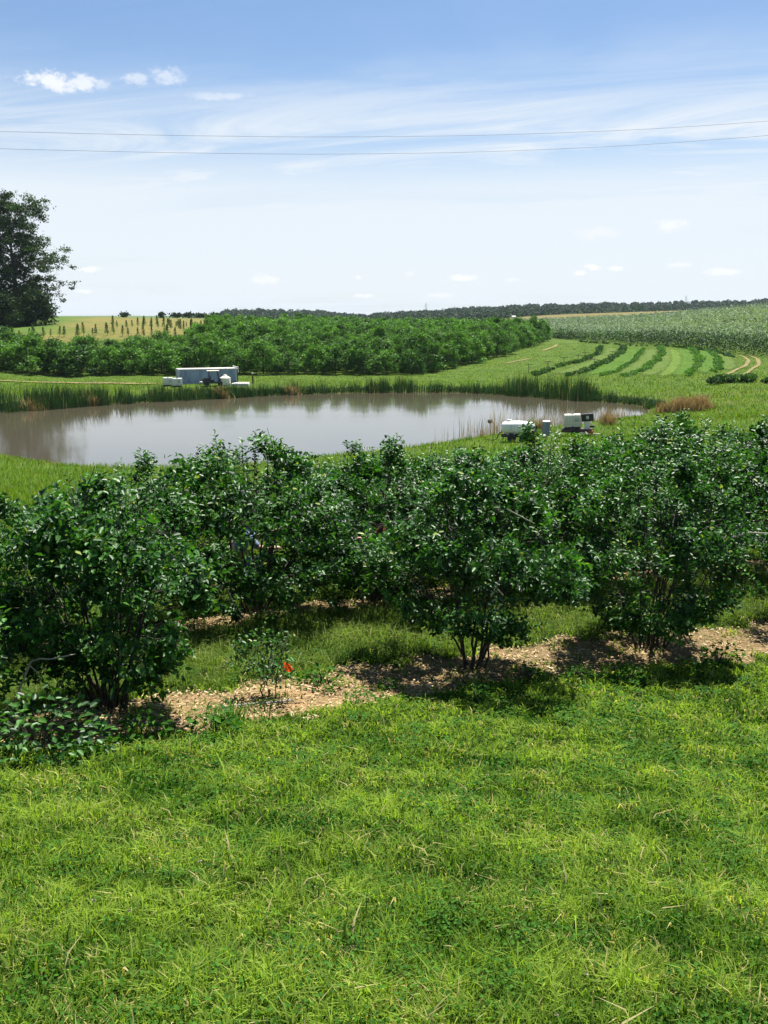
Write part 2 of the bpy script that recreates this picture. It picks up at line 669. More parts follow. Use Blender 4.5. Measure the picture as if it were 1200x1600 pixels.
def ground_colour(X, Y):
    n = len(X)
    base = np.array([.070, .130, .014])
    C = np.tile(base, (n, 1))
    g = (.5 + .5 * wob(X, Y, 14.0, 3))[:, None]
    C = C * (1 - .35 * g) + np.array([.11, .145, .02]) * .35 * g

    def blend(mask, c):
        nonlocal C
        C = C * (1 - mask[:, None]) + np.asarray(c) * mask[:, None]
    sel = Y < 24
    lawn = np.clip((20 - Y) / 4, 0, 1)
    blend(lawn * .9, (.032, .055, .008))
    m_ = np.clip(.5 - poly_sd(X, Y, TAN_FIELD) / 6 + .5 * wob(X, Y, 20, 4), 0, 1)
    blend(m_ * .88, (.205, .170, .055))
    blend(m_ * np.clip(wob(X, Y, 45, 6), 0, 1) * .6, (.10, .15, .025))
    m_ = np.clip(.5 - poly_sd(X, Y, UNDER_TREE_GRASS) / 8 + .4 * wob(X, Y, 20, 5), 0, 1)
    blend(m_ * .9, (.075, .15, .02))
    m_ = np.clip(.5 - poly_sd(X, Y, FAR_TAN) / 30 + .3 * wob(X, Y, 90, 4), 0, 1)
    blend(m_ * .85, (.19, .15, .06))
    # reddish seed heads on the embankment right of the pond
    m_ = np.clip(1 - np.abs(Y - 96) / 12, 0, 1) * np.clip((X - 22) / 8, 0, 1) * np.clip(.3 + wob(X, Y, 9, 7), 0, 1)
    blend(m_ * .55, (.15, .12, .035))
    # bare margin at the water line
    near = (Y > 40) & (Y < 140)
    sd = np.full(n, 99.0)
    sd[near] = poly_sd(X[near], Y[near], POND)
    blend(np.clip(1 - sd / .7, 0, 1) * .8, (.09, .075, .04))
    for row, rw in zip(ROWS, (.52, .34, .34)):
        dd = np.full(n, 99.0)
        dd[sel] = line_dist(X[sel], Y[sel], row)
        blend(np.clip((rw + .13 * wob(X, Y, .9, 2) + .07 * wob(X, Y, .3, 4) - dd) / .10, 0, 1), MULCH_C * .82)
    return C * .8


def build_terrain():
    Yl = np.concatenate([np.linspace(-8, 2, 12)[:-1], np.linspace(2, 16, 110)[:-1], np.linspace(16, 46, 70)[:-1], np.linspace(46, 132, 240)[:-1],
                         np.exp(np.linspace(math.log(132), math.log(4200), 160))])
    k = np.linspace(-1, 1, 241)
    k = np.sign(k) * np.abs(k) ** 1.25
    Yg, Kg = np.meshgrid(Yl, k, indexing='ij')
    half = 7.5 + np.maximum(Yg, 0) * .78 + np.maximum(Yg - 400, 0) * .25
    X = Kg * half
    z = ground(X.ravel(), Yg.ravel())
    V = np.stack([X.ravel(), Yg.ravel(), z], 1)
    ny, nx = Yg.shape
    i = np.arange((ny - 1) * nx).reshape(ny - 1, nx)[:, :-1].ravel()
    q = np.stack([i, i + 1, i + nx + 1, i + nx], 1)
    m, t, out = new_mat('meadow_ground')
    co = t.n('ShaderNodeNewGeometry').outputs['Position']
    a = t.n('ShaderNodeAttribute', attribute_name='Col').outputs['Color']
    n1 = t.noise(co, 0.35, 5, 0.65)
    n2 = t.noise(co, 3.1, 5, 0.7)
    n3 = t.noise(co, 38.0, 3, 0.7)
    col = t.mix(t.smooth(n1, .3, .7), t.mix(1, a, (.78, .82, .8, 1), 'MULTIPLY'), t.mix(1, a, (1.22, 1.15, 1.1, 1), 'MULTIPLY'))
    col = t.mix(t.smooth(n2, .35, .7), col, t.mix(1, col, (.62, .72, .6, 1), 'MULTIPLY'))
    col = t.mix(t.smooth(n3, .4, .75), col, t.mix(1, col, (1.35, 1.25, 1.1, 1), 'MULTIPLY'))
    hh = t.m('ADD', t.m('MULTIPLY', n2, 1.0), t.m('MULTIPLY', n3, .25))
    p = principled(t, col, .95, 0, .12, bump(t, hh, .9, .12))
    t.t.links.new(p.outputs[0], out.inputs['Surface'])
    me = mesh_np('ground', V, [q], m, None, True)
    C = ground_colour(V[:, 0], V[:, 1])
    ca = me.attributes.new('Col', 'FLOAT_COLOR', 'POINT')
    ca.data.foreach_set('color', np.concatenate([C, np.ones((len(C), 1))], 1).astype(np.float32).ravel())
    o = obj('ground', me)
    o['kind'] = 'structure'


build_terrain()


def build_water():
    P = POND
    c = P.mean(0)
    n = len(P)
    # the sheet runs a little under the banks
    Pn = P + unit(P - c) * .8
    V = [(c[0], c[1], WATER)] + [(p[0], p[1], WATER) for p in Pn]
    tri = np.array([(0, 1 + i, 1 + (i + 1) % n) for i in range(n)])
    m, t, out = new_mat('pond_water')
    co = t.n('ShaderNodeNewGeometry').outputs['Position']
    mp = t.n('ShaderNodeMapping')
    t.put(mp.inputs['Vector'], co)
    mp.inputs['Scale'].default_value = (1.0, 1.6, 1.0)
    r1 = t.noise(mp.outputs[0], 2.2, 3, .55)
    r2 = t.noise(mp.outputs[0], .12, 3, .5)
    amp = t.smooth(r2, .40, .62, .012, .085)
    b = t.n('ShaderNodeBump')
    t.put(b.inputs['Strength'], amp)
    t.put(b.inputs['Distance'], .05)
    t.put(b.inputs['Height'], r1)
    n2 = t.noise(co, .05, 3, .5)
    col = t.mix(n2, (.062, .053, .034, 1), (.074, .066, .046, 1))
    p = principled(t, col, .06, 0, 1.0, b.outputs[0])
    p.inputs['IOR'].default_value = 1.75
    t.t.links.new(p.outputs[0], out.inputs['Surface'])
    me = mesh_np('pond_water', V, [tri], m)
    o = obj('pond_water', me)
    o['kind'] = 'structure'


build_water()

# ---------------------------------------------------------------- plant materials
M = {}
M['berry_leaf'] = mat_leaf('berry_leaf', (.005, .042, .008), (.088, .250, .040), (.22, .28, .045), rough=.44, trans=.28, spec=.28)
M['berry_bark'] = mat_plain('berry_bark', (.030, .022, .016), (.065, .052, .038), rough=.9, scale=30, bmp=.5)
M['dead_wood'] = mat_plain('dead_wood', (.46, .41, .33), (.30, .26, .19), rough=.9, scale=25, bmp=.4)
M['lawn'] = mat_leaf('lawn', (.016, .092, .004), (.310, .440, .060), (.42, .37, .15), rough=.75, trans=.36, spec=.08)
M['clover'] = mat_leaf('clover', (.020, .092, .005), (.070, .195, .014), None, rough=.7, trans=.28, spec=.12)
M['soft_grass'] = mat_leaf('soft_grass', (.045, .120, .008), (.21, .28, .055), (.38, .33, .16), rough=.7, trans=.32, spec=.10)
M['bank_grass'] = mat_leaf('bank_grass', (.050, .135, .006), (.165, .255, .018), (.28, .24, .06), rough=.7, trans=.36, spec=.10)
M['reed'] = mat_leaf('reed', (.010, .042, .013), (.050, .115, .032), (.26, .21, .09), rough=.6, trans=.22, spec=.2)
M['dry_reed'] = mat_leaf('dry_reed', (.33, .24, .09), (.48, .38, .19), (.33, .18, .06), rough=.8, trans=.25, spec=.1, tcol=(1.1, 1.0, .8))
M['orchard_leaf'] = mat_leaf('orchard_leaf', (.020, .072, .012), (.145, .320, .042), None, rough=.6, trans=.28, spec=.2, vary=True)
M['oak_leaf'] = mat_leaf('oak_leaf', (.011, .031, .010), (.056, .125, .022), None, rough=.6, trans=.20, spec=.2)
M['trunk_bark'] = mat_plain('trunk_bark', (.030, .024, .019), (.065, .055, .042), rough=.95, scale=6, bmp=.6)
M['crop_leaf'] = mat_leaf('crop_leaf', (.016, .062, .012), (.060, .145, .024), None, rough=.6, trans=.3, spec=.2)
M['lime_leaf'] = mat_leaf('lime_leaf', (.040, .135, .015), (.10, .225, .03), None, rough=.6, trans=.35, spec=.2)
M['grey_crop'] = mat_leaf('grey_crop', (.10, .15, .085), (.33, .40, .28), None, rough=.6, trans=.25, spec=.3, tcol=(1.1, 1.3, .8))
M['far_wood'] = mat_leaf('far_wood', (.010, .034, .014), (.038, .080, .026), None, rough=.7, trans=.2, spec=.15)
M['chip'] = mat_leaf('chip', (.11, .072, .033), (.68, .51, .28), (.56, .47, .34), rough=.9, trans=.0, spec=.1)
M['flower'] = mat_leaf('flower', (.30, .26, .16), (.48, .45, .34), None, rough=.8, trans=.2, spec=.1, tcol=(1, 1, 1))


# ---------------------------------------------------------------- berry bushes
def bez(a, b, c, n):
    t = np.linspace(0, 1, n)[:, None]
    return (1 - t) ** 2 * a + 2 * t * (1 - t) * b + t * t * c


def tubes_np(paths, rads, seg=4):
    Vs, Qs, off = [], [], 0
    ang = np.linspace(0, 2 * np.pi, seg, endpoint=False)
    for P, r in zip(paths, rads):
        n = len(P)
        T = unit(np.gradient(P, axis=0))
        up = np.array([.31, .17, .93])
        U = unit(np.cross(T, up))
        Wv = np.cross(T, U)
        r = np.asarray(r)[:, None, None]
        V = P[:, None] + r * (U[:, None] * np.cos(ang)[None, :, None] + Wv[:, None] * np.sin(ang)[None, :, None])
        i = (np.arange(n - 1)[:, None] * seg + np.arange(seg)[None]).ravel()
        j = (np.arange(n - 1)[:, None] * seg + (np.arange(seg)[None] + 1) % seg).ravel()
        Vs.append(V.reshape(-1, 3))
        Qs.append(np.stack([i, j, j + seg, i + seg], 1) + off)
        off += n * seg
    return np.concatenate(Vs), np.concatenate(Qs)


def bush_geo(seed, H, Rr, ncane=12, nbranch=110, ntwig=620, leaf=.050, low=.24, prof=None, shoots=10, stretch=(1, 1), perl=13):
    rng = np.random.RandomState(seed)
    if prof is None:
        prof = ([0, .2, .42, .62, .8, .93, 1.0], [.12, .42, .82, 1.0, .95, .70, .35])
    ph = rng.uniform(0, 6.28, 6)

    def env(t, a):
        e = np.interp(t, prof[0], prof[1]) * Rr
        return e * (1 + .16 * np.sin(2 * a + ph[0] + 3 * t) + .11 * np.sin(3 * a + ph[1] - 5 * t) + .08 * np.sin(5 * a + ph[2] + 9 * t))
    paths, rads = [], []
    S = []
    for i in range(ncane):
        a = 2 * np.pi * i / ncane + rng.normal(0, .35)
        rt = rng.uniform(.12, .72)
        ht = H * (1 - .25 * rt) * rng.uniform(.78, .98)
        da = np.array([math.cos(a), math.sin(a), 0])
        base = da * rng.uniform(.03, .15) + np.array([rng.normal(0, .03), rng.normal(0, .03), -.03])
        top = da * rt * Rr + np.array([rng.normal(0, .08), rng.normal(0, .08), ht])
        ctl = base * .3 + top * .42 + da * rng.uniform(-.02, .18) * Rr
        ctl[2] = ht * rng.uniform(.42, .6)
        p = bez(base, ctl, top, 10)
        p[1:-1] += rng.normal(0, .014, (8, 3))
        paths.append(p)
        r0 = rng.uniform(.010, .020) * min(1.0, H / 1.6)
        rads.append(np.linspace(r0, .0035, 10))
        S.append(p[3:])
    S = np.concatenate(S)

    def sample(n, lo, shell):
        t = lo + (1 - lo) * rng.uniform(0, 1, n) ** .85
        a = rng.uniform(0, 2 * np.pi, n)
        t = t * (1 + .10 * np.sin(2 * a + ph[3]) + .07 * np.sin(5 * a + ph[4]))
        r = env(np.clip(t, 0, 1), a) * (shell + (1 - shell) * rng.uniform(0, 1, n) ** .5) * np.where(rng.uniform(0, 1, n) < .10, rng.uniform(1.0, 1.16, n), 1.0)
        return np.stack([r * np.cos(a), r * np.sin(a), t * H], 1)
    S2 = [S]
    for tg in sample(nbranch, low + .02, .35):
        dv = tg[None] - S
        cost = np.linalg.norm(dv, axis=1) + np.maximum(0, .12 - dv[:, 2]) * 2.0
        k = int(np.argmin(cost))
        a = S[k]
        ctl = (a + tg) / 2 + np.array([0, 0, rng.uniform(-.06, .05)])
        p = bez(a, ctl, tg, 6)
        p[1:-1] += rng.normal(0, .010, (4, 3))
        paths.append(p)
        rads.append(np.linspace(.0055, .0022, 6))
        S2.append(p[2:])
    S2 = np.concatenate(S2)
    LP, LD, LN, LL, LC = [], [], [], [], []
    tw = sample(int(ntwig * 1.9), low, .45)
    g = np.sin(tw[:, 0] * 9.5 + ph[0]) * np.sin(tw[:, 1] * 9.0 + ph[1]) + np.sin(tw[:, 2] * 8.5 + ph[2] + tw[:, 0] * 3) * .9 + rng.normal(0, .25, len(tw))
    tw = tw[np.argsort(-g)[:ntwig]]
    ups = []
    for k in range(shoots):
        a = rng.uniform(0, 6.28)
        r = Rr * rng.uniform(.0, .75)
        ups.append((r * math.cos(a), r * math.sin(a), H * rng.uniform(.95, 1.17) * (1 - .12 * (r / Rr))))
    if shoots:
        tw = np.concatenate([tw, np.array(ups)])
    for j, tg in enumerate(tw):
        dv = tg[None] - S2
        cost = np.linalg.norm(dv, axis=1) + np.maximum(0, .03 - dv[:, 2]) * .8
        k = int(np.argmin(cost))
        a = S2[k]
        is_up = j >= ntwig
        if is_up:
            a = np.array([tg[0] * .8, tg[1] * .8, tg[2] - rng.uniform(.3, .5)])
        L = np.linalg.norm(tg - a)
        out = unit(np.array([tg[0], tg[1], 0.0]) + 1e-6)
        ctl = (a + tg) / 2 + out * .02 + np.array([0, 0, -.03])
        p = bez(a, ctl, tg, 5)
        paths.append(p)
        rads.append(np.linspace(.0026, .0011, 5))
        nl = int(perl * (1.4 if is_up else 1))
        span = min(1.0, (.40 if is_up else .24) / max(L, .02))
        if L < .12:
            span = 1.0
        tl = 1 - span * np.linspace(0, 1, nl)
        pos = np.stack([np.interp(tl, np.linspace(0, 1, 5), p[:, q]) for q in range(3)], 1)
        if L < .12:
            pos = tg + (rng.uniform(-1, 1, (nl, 3))) * .09
        td = unit(p[-1] - p[-3] + np.array([0, 0, 1e-4]))
        ang = np.arange(nl) * 2.4 + rng.uniform(0, 6)
        u = unit(np.cross(td, np.array([.3, .2, .9])))
        w = np.cross(td, u)
        rad = u[None] * np.cos(ang)[:, None] + w[None] * np.sin(ang)[:, None]
        d = rad * 1.0 + td[None] * .55 + out[None] * .25 + np.array([0, 0, -.08]) + rng.normal(0, .18, (nl, 3))
        nn = td[None] * 1.0 + np.array([0, 0, .75]) + out[None] * .25 + rng.normal(0, .45, (nl, 3))
        LP.append(pos)
        LC.append(nl)
        LD.append(d)
        LN.append(nn)
        LL.append(leaf * rng.uniform(.62, 1.22, nl))
    LP, LD, LN, LL = map(np.concatenate, (LP, LD, LN, LL))
    st = np.array([stretch[0], stretch[1], 1.0])
    V, q = leaves_np(LP * st, LD, LN, LL, LL * rng.uniform(.50, .66, len(LL)), .2, .10)
    shoot = np.concatenate([np.full(k_, v_) for k_, v_ in zip(LC, rng.normal(0, .20, len(LC)) + (rng.uniform(0, 1, len(LC)) < .10) * .28)])
    tint = np.repeat(np.clip(np.clip(rng.beta(2.0, 2.6, len(LL)) + shoot, 0, 1) * .92 + (rng.uniform(0, 1, len(LL)) < .022) * .9, 0, 1), 6)
    SV, Sq = tubes_np([p * st for p in paths], rads, 4)
    leafm = mesh_np('foliage', V, [q], M['berry_leaf'], tint)
    stemm = mesh_np('stems', SV, [Sq], M['berry_bark'], None, True)
    return leafm, stemm


LOWPROF = ([0, .1, .25, .45, .65, .82, .94, 1.0], [.45, .74, .92, 1.0, 1.0, .86, .60, .3])
VASE = ([0, .18, .34, .5, .7, .85, .95, 1.0], [.12, .32, .70, .98, 1.0, .88, .62, .32])
MIDPROF = ([0, .15, .32, .5, .7, .86, .95, 1.0], [.20, .50, .82, 1.0, 1.0, .85, .60, .3])


def place_bush(geo, xy, rz, scale, label, group='berry bushes planted in rows'):
    o = empty('berry_bush', (xy[0], xy[1], gz(*xy)), rz)
    o.scale = scale if hasattr(scale, '__len__') else (scale,) * 3
    tag(o, label, 'bush', group)
    f = obj('foliage', geo[0], o)
    f['kind'] = 'stuff'
    obj('stems', geo[1], o)
    return o


OPEN = ([0, .12, .28, .45, .65, .82, .94, 1.0], [.34, .52, .78, .98, 1.0, .86, .60, .3])
G_left = bush_geo(11, 1.68, .76, 16, 110, 900, .062, .13, OPEN, 18, perl=13)
G_mid = bush_geo(23, 1.84, 1.02, 11, 110, 1200, .059, .25, VASE, 22)
G_right = bush_geo(31, 1.96, 1.08, 14, 120, 1300, .059, .13, MIDPROF, 22)
G_a = bush_geo(41, 1.80, 1.12, 11, 100, 1150, .057, .16, MIDPROF, 28)
G_b = bush_geo(52, 1.84, 1.14, 10, 100, 1150, .057, .20, VASE, 28)
G_c = bush_geo(63, 1.78, 1.12, 12, 100, 1150, .057, .10, LOWPROF, 28)


def gxy(px, py):
    return gpix(px, py)[:2]


B1L = place_bush(G_left, gxy(166, 1108), .4, 1.0, 'big dark berry bush at the left, nearest the camera, leafy almost down to the mulch')
B1M = place_bush(G_mid, gxy(738, 1044), 1.1, 1.0, 'vase shaped berry bush in the middle of the front row, bare stems spreading above mulch')
B1R = place_bush(G_right, gxy(1012, 1012), 2.0, 1.0, 'broad berry bush right of centre in the front row with a dark pool of shade')
place_bush(G_b, gxy(1330, 992), 2.9, 1.05, 'front row berry bush cut off by the right edge of the picture')
place_bush(G_c, gxy(-200, 1172), .9, .92, 'front row berry bush cut off by the left edge of the picture')


def row_at_px(row, px):
    best, bp = 1e9, None
    Q = spl(row, 400)
    for q in Q:
        if q[1] < 1:
            continue
        u = 600 + F * q[0] / q[1] * .985
        if abs(u - px) < best:
            best, bp = abs(u - px), q
    return bp


r2 = [(-30, G_a, .82, 0.3, 'second row berry bush behind the left edge of the big near bush'),
      (190, G_b, .92, 1.7, 'low second row berry bush half hidden behind the big near bush'),
      (388, G_c, 1.13, 4.4, 'second row berry bush with a tall shoot reaching up before the pond'),
      (590, G_a, 1.0, 3.3, 'second row berry bush left behind the middle front bush, over the red clothing'),
      (725, G_c, 1.02, 2.9, 'second row berry bush glimpsed through the crown of the middle front bush'),
      (860, G_b, 1.04, 4.1, 'second row berry bush whose stems show between the two right front bushes'),
      (1040, G_c, 1.20, 5.2, 'second row berry bush directly behind the broad right front bush'),
      (1225, G_a, 1.22, 0.9, 'tall second row berry bush at the right edge with a pale dead branch below')]
B2 = []
for px, g, s, rz, lb in r2:
    B2.append(place_bush(g, row_at_px(ROW2, px), rz, (s * 1.10, s * 1.10, s), lb))
r3 = [(290, G_a, .90, 2.0, 'third row berry bush, only its crown showing right of the big near bush'),
      (560, G_b, .98, 3.0, 'third row berry bush filling in left of the middle front bush'),
      (705, G_c, 1.02, 4.2, 'third row berry bush directly behind the crown of the middle front bush'),
      (855, G_c, 1.0, .7, 'third row berry bush showing its top below the blue grey drum'),
      (1010, G_c, 1.08, 2.2, 'third row berry bush behind the crown of the broad right front bush'),
      (480, G_c, 1.0, 1.0, 'third row berry bush behind the gap left of centre'),
      (640, G_a, .98, 5.0, 'third row berry bush behind the middle of the planting, below the open water'),
      (780, G_b, .93, .2, 'third row berry bush showing its top below the white tank'),
      (930, G_a, 1.04, 2.6, 'third row berry bush showing its top below the caged tote'),
      (1090, G_b, 1.2, 3.9, 'third row berry bush showing its top right of the trailer'),
      (1240, G_c, 1.25, 1.3, 'tall third row berry bush, farthest to the right')]
for px, g, s, rz, lb in r3:
    place_bush(g, row_at_px(ROW3, px), rz, (s * 1.12, s * 1.12, s), lb)

# a young replacement bush with its marker flag
rng = np.random.RandomState(3)
G_y = bush_geo(77, .62, .28, 3, 10, 60, .045, .22, VASE, 3, perl=9)
q = gxy(424, 1094)
o = place_bush(G_y, q, 0, 1.0, 'small young berry bush standing in the mulch gap beside the orange flag', None)
o.name = 'young_berry_bush'


def build_flag():
    p = gpix(446, 1092)
    o = tag(empty('marker_flag', p), 'small orange marker flag on a wire stake beside the young bush', 'flag')
    m = mat_leaf('flag_orange', (.90, .09, .015), (.90, .12, .02), None, rough=.6, trans=.7, spec=.2, tcol=(1.1, 1.3, 1.2))
    w = mat_plain('flag_wire', (.25, .25, .25), rough=.5, metal=.8)
    MB().tube([(0, 0, -.05), (.004, 0, .18), (-.012, .005, .33)], .0026, 5).build('stake', w, o)
    b = MB()
    # thin rippled square of plastic
    nx, nz = 7, 5
    for side in (0,):
        grid = [[b.b.verts.new((-.012 + .105 * (i / (nx - 1)) * (1 - .12 * k), .004 + side * .0012 + .012 * math.sin(i * 1.3 + k * .6) * i / nx, .245 + .085 * k / (nz - 1) - .018 * (i / (nx - 1)) ** 2))
                 for k in range(nz)] for i in range(nx)]
        for i in range(nx - 1):
            for k in range(nz - 1):
                b.b.faces.new((grid[i][k], grid[i + 1][k], grid[i + 1][k + 1], grid[i][k + 1]))
    b.build('pennant', m, o, True)
    o.rotation_euler.z = .1


build_flag()


def branch(parent, pts, rad, name='dead_branch', side=None):
    inv = Matrix.LocRotScale(parent.location, parent.rotation_euler, parent.scale).inverted()
    b = MB()
    for pp, rr in zip(pts, rad):
        b.tube([inv @ Vector(p) for p in pp], rr, 6)
    return b.build(name, M['dead_wood'], parent, True)


def pixline(pix, Y):
    return [at(a, b_, Y) for a, b_ in pix]


# pale dead branches, parts of their bushes
yl = B1L.location.y - .6
branch(B1L, [pixline([(118, 1022), (78, 1030), (62, 1029), (48, 1034), (43, 1046), (35, 1066), (28, 1083)], yl),
             pixline([(46, 1040), (58, 1050), (66, 1062)], yl), pixline([(30, 1078), (40, 1088), (44, 1092)], yl),
             pixline([(28, 1083), (24, 1096), (29, 1110), (28, 1122)], yl), pixline([(27, 1092), (14, 1100), (2, 1112)], yl)],
       [[.004, .0055, .006, .008, .009, .007, .006], [.0045, .004, .003], [.003, .003, .002], [.006, .006, .007, .007], [.004, .0035, .003]])
yr = B1R.location.y - .45
branch(B1R, [pixline([(1085, 845), (1095, 841), (1110, 840), (1128, 842), (1150, 838), (1170, 832), (1215, 834)], yr), pixline([(1128, 842), (1134, 850), (1140, 843)], yr)],
       [[.003, .006, .008, .009, .008, .008, .006], [.006, .005, .003]])
branch(B1M, [pixline([(782, 905), (775, 918), (768, 932)], B1M.location.y - .7), pixline([(775, 918), (786, 930), (784, 936)], B1M.location.y - .7)],
       [[.004, .007, .006], [.006, .006, .004]])
branch(B1M, [pixline([(792, 795), (812, 806), (835, 818)], B1M.location.y - .8)], [[.004, .005, .004]])
branch(B2[3], [pixline([(568, 806), (576, 820), (581, 832)], B2[3].location.y - .85)], [[.010, .014, .016]])


# ---------------------------------------------------------------- mulch chips, lawn, clover
def in_view(X, Y, pad=.12):
    return np.abs(X) < (.417 + pad) * Y * 1.02 + .5


def row_dist(X, Y):
    return np.minimum(np.minimum(line_dist(X, Y, ROW1), line_dist(X, Y, ROW2)), line_dist(X, Y, ROW3))


def build_mulch():
    rng = np.random.RandomState(9)
    n = 150000
    Y = rng.uniform(4.0, 19, n)
    X = rng.uniform(-1, 1, n) * (.55 * Y + 1.6)
    dd = row_dist(X, Y)
    keep = dd < np.where(line_dist(X, Y, ROW1) < 1.2, .50, .32) + .16 * wob(X, Y, .9, 2) + .07 * wob(X, Y, .3, 4) + rng.normal(0, .07, n)
    X, Y = X[keep], Y[keep]
    n = len(X)
    z = ground(X, Y)
    a = rng.uniform(0, 6.28, n)
    D = np.stack([np.cos(a), np.sin(a), rng.normal(0, .25, n)], 1)
    Nn = np.stack([rng.normal(0, .35, n), rng.normal(0, .35, n), np.ones(n)], 1)
    P = np.stack([X, Y, z + rng.uniform(.004, .03, n)], 1)
    L = rng.uniform(.012, .046, n)
    W = rng.uniform(.006, .018, n)
    D = unit(D)
    S = unit(np.cross(D, Nn))
    V = np.stack([P - D * L[:, None] * .5 - S * W[:, None] * .5, P + D * L[:, None] * .5 - S * W[:, None] * .4,
                  P + D * L[:, None] * .45 + S * W[:, None] * .5, P - D * L[:, None] * .5 + S * W[:, None] * .45], 1).reshape(-1, 3)
    q = np.arange(n)[:, None] * 4 + np.array([[0, 1, 2, 3]])
    o = obj('mulch_chips', mesh_np('mulch_chips', V, [q], M['chip'], np.repeat(np.clip(rng.beta(1.6, 1.5, n) + .22 * wob(X, Y, .5, 7), 0, 1), 4)))
    tag(o, 'tan wood chip mulch strewn along the bush rows', 'mulch', None, 'stuff')


build_mulch()


def scatter(rng, n, y0, y1, dens):
    """points with density falling with distance so that it looks even in view"""
    u = rng.uniform(0, 1, n)
    Y = y0 * (y1 / y0) ** u if dens else np.sqrt(y0 ** 2 + (y1 ** 2 - y0 ** 2) * u)
    X = rng.uniform(-1, 1, n) * (.60 * Y + 2.4)
    return X, Y


def build_lawn():
    rng = np.random.RandomState(21)
    X, Y = scatter(rng, 520000, 1.6, 13.5, True)
    dd = row_dist(X, Y)
    edge = .50 + .16 * wob(X, Y, .9, 2) + .07 * wob(X, Y, .3, 4)
    inm = dd < edge
    keep = ~inm | (rng.uniform(0, 1, len(X)) < np.clip(.05 + .25 * (wob(X, Y, .7, 9) > .45), 0, 1))
    # the alley behind row 1 has soft grass instead
    d1 = offset_row(ROW1, 1.5)
    alley = line_dist(X, Y, d1) < .95
    keep &= ~(alley & ~inm) | (rng.uniform(0, 1, len(X)) < .35)
    X, Y, dd = X[keep], Y[keep], dd[keep]
    n = len(X)
    z = ground(X, Y)
    c1 = wob(X, Y, .55, 3)
    c2 = wob(X, Y, 1.6, 5)
    c3 = wob(X, Y, .22, 6)
    H = rng.uniform(.022, .062, n) * np.clip(1 + .35 * c1 + .55 * c3, .35, 2.2) * (1 + .4 * (rng.uniform(0, 1, n) < .04))
    W = rng.uniform(.0034, .0075, n) * np.clip(Y / 3.2, .9, 3.0)
    V, polys = blades_np(rng, np.stack([X, Y, z], 1), H, W, .55, .8)
    t = np.clip(.47 + .34 * c2 + .30 * c1 + .28 * c3 + rng.normal(0, .18, n), 0, .92)
    dry = rng.uniform(0, 1, n) < np.clip(.05 + .10 * wob(X, Y, 1.1, 8) - .06 * c3, .01, .4)
    t = np.where(dry, 1.0, t)
    o = obj('lawn_grass', mesh_np('lawn_grass', V, polys, M['lawn'], np.repeat(t, 5)))
    tag(o, 'short uneven mown lawn grass filling the foreground', 'grass', None, 'stuff')
    # coarse pale blades standing out of the lawn
    X, Y = scatter(rng, 9000, 2.0, 7.5, True)
    pr = np.clip(.25 + wob(X, Y, 1.3, 9) + 1.3 * np.exp(-((X + .25) / .8) ** 2 - ((Y - 3.1) / .6) ** 2), 0, 1)
    k = rng.uniform(0, 1, len(X)) < pr * .5
    k &= row_dist(X, Y) > .7
    X, Y = X[k], Y[k]
    n = len(X)
    z = ground(X, Y)
    V, polys = blades_np(rng, np.stack([X, Y, z], 1), rng.uniform(.05, .12, n), rng.uniform(.006, .011, n), .6, .7)
    o = obj('coarse_grass', mesh_np('coarse_grass', V, polys, M['soft_grass'], np.repeat(np.clip(rng.normal(.72, .28, n), 0, 1), 5)))
    tag(o, 'wide pale blades of coarse grass standing up in the lawn', 'grass', None, 'stuff')
    # clover and small broad leaves
    nP = 3400
    cx, cy = scatter(rng, nP, 1.9, 11, True)
    k = wob(cx, cy, 1.2, 4) + rng.normal(0, .5, nP) > .05
    k &= row_dist(cx, cy) > .55
    cx, cy = cx[k], cy[k]
    per = 34
    s = rng.uniform(.03, .14, len(cx))
    X = (cx[:, None] + rng.normal(0, 1, (len(cx), per)) * s[:, None]).ravel()
    Y = (cy[:, None] + rng.normal(0, 1, (len(cx), per)) * s[:, None]).ravel()
    n = len(X)
    z = ground(X, Y) + rng.uniform(.02, .06, n)
    a = rng.uniform(0, 6.28, n)
    D = np.stack([np.cos(a), np.sin(a), rng.normal(0, .25, n)], 1)
    Nn = np.stack([rng.normal(0, .35, n), rng.normal(0, .35, n), np.ones(n)], 1)
    L = rng.uniform(.010, .020, n) * np.clip(Y / 4, .9, 2)
    V, qd = leaves_np(np.stack([X, Y, z], 1), D, Nn, L, L * .85, .15)
    o = obj('clover', mesh_np('clover', V, [qd], M['clover'], np.repeat(rng.uniform(0, 1, n), 6)))
    tag(o, 'dark patches of low clover and broad leaved weeds in the lawn', 'clover', None, 'stuff')
    # a few spent clover heads
    X, Y = scatter(rng, 45, 2.1, 7, True)
    k = row_dist(X, Y) > .7
    X, Y = X[k], Y[k]
    parts = []
    for x, y in zip(X, Y):
        c = np.array([x, y, gz(x, y) + rng.uniform(.045, .075)])
        m_ = 14
        d = unit(rng.normal(0, 1, (m_, 3)))
        V, qd = diamonds_np(c + d * .004, d, rng.normal(0, 1, (m_, 3)), np.full(m_, .012), np.full(m_, .006))
        parts.append((V, qd, np.full(len(V), rng.uniform(0, 1))))
    V, qd, tn = merge(parts)
    o = obj('clover_heads', mesh_np('clover_heads', V, [qd], M['flower'], tn))
    tag(o, 'tiny off white clover flower heads dotted over the lawn', 'flowers', None, 'stuff')


build_lawn()


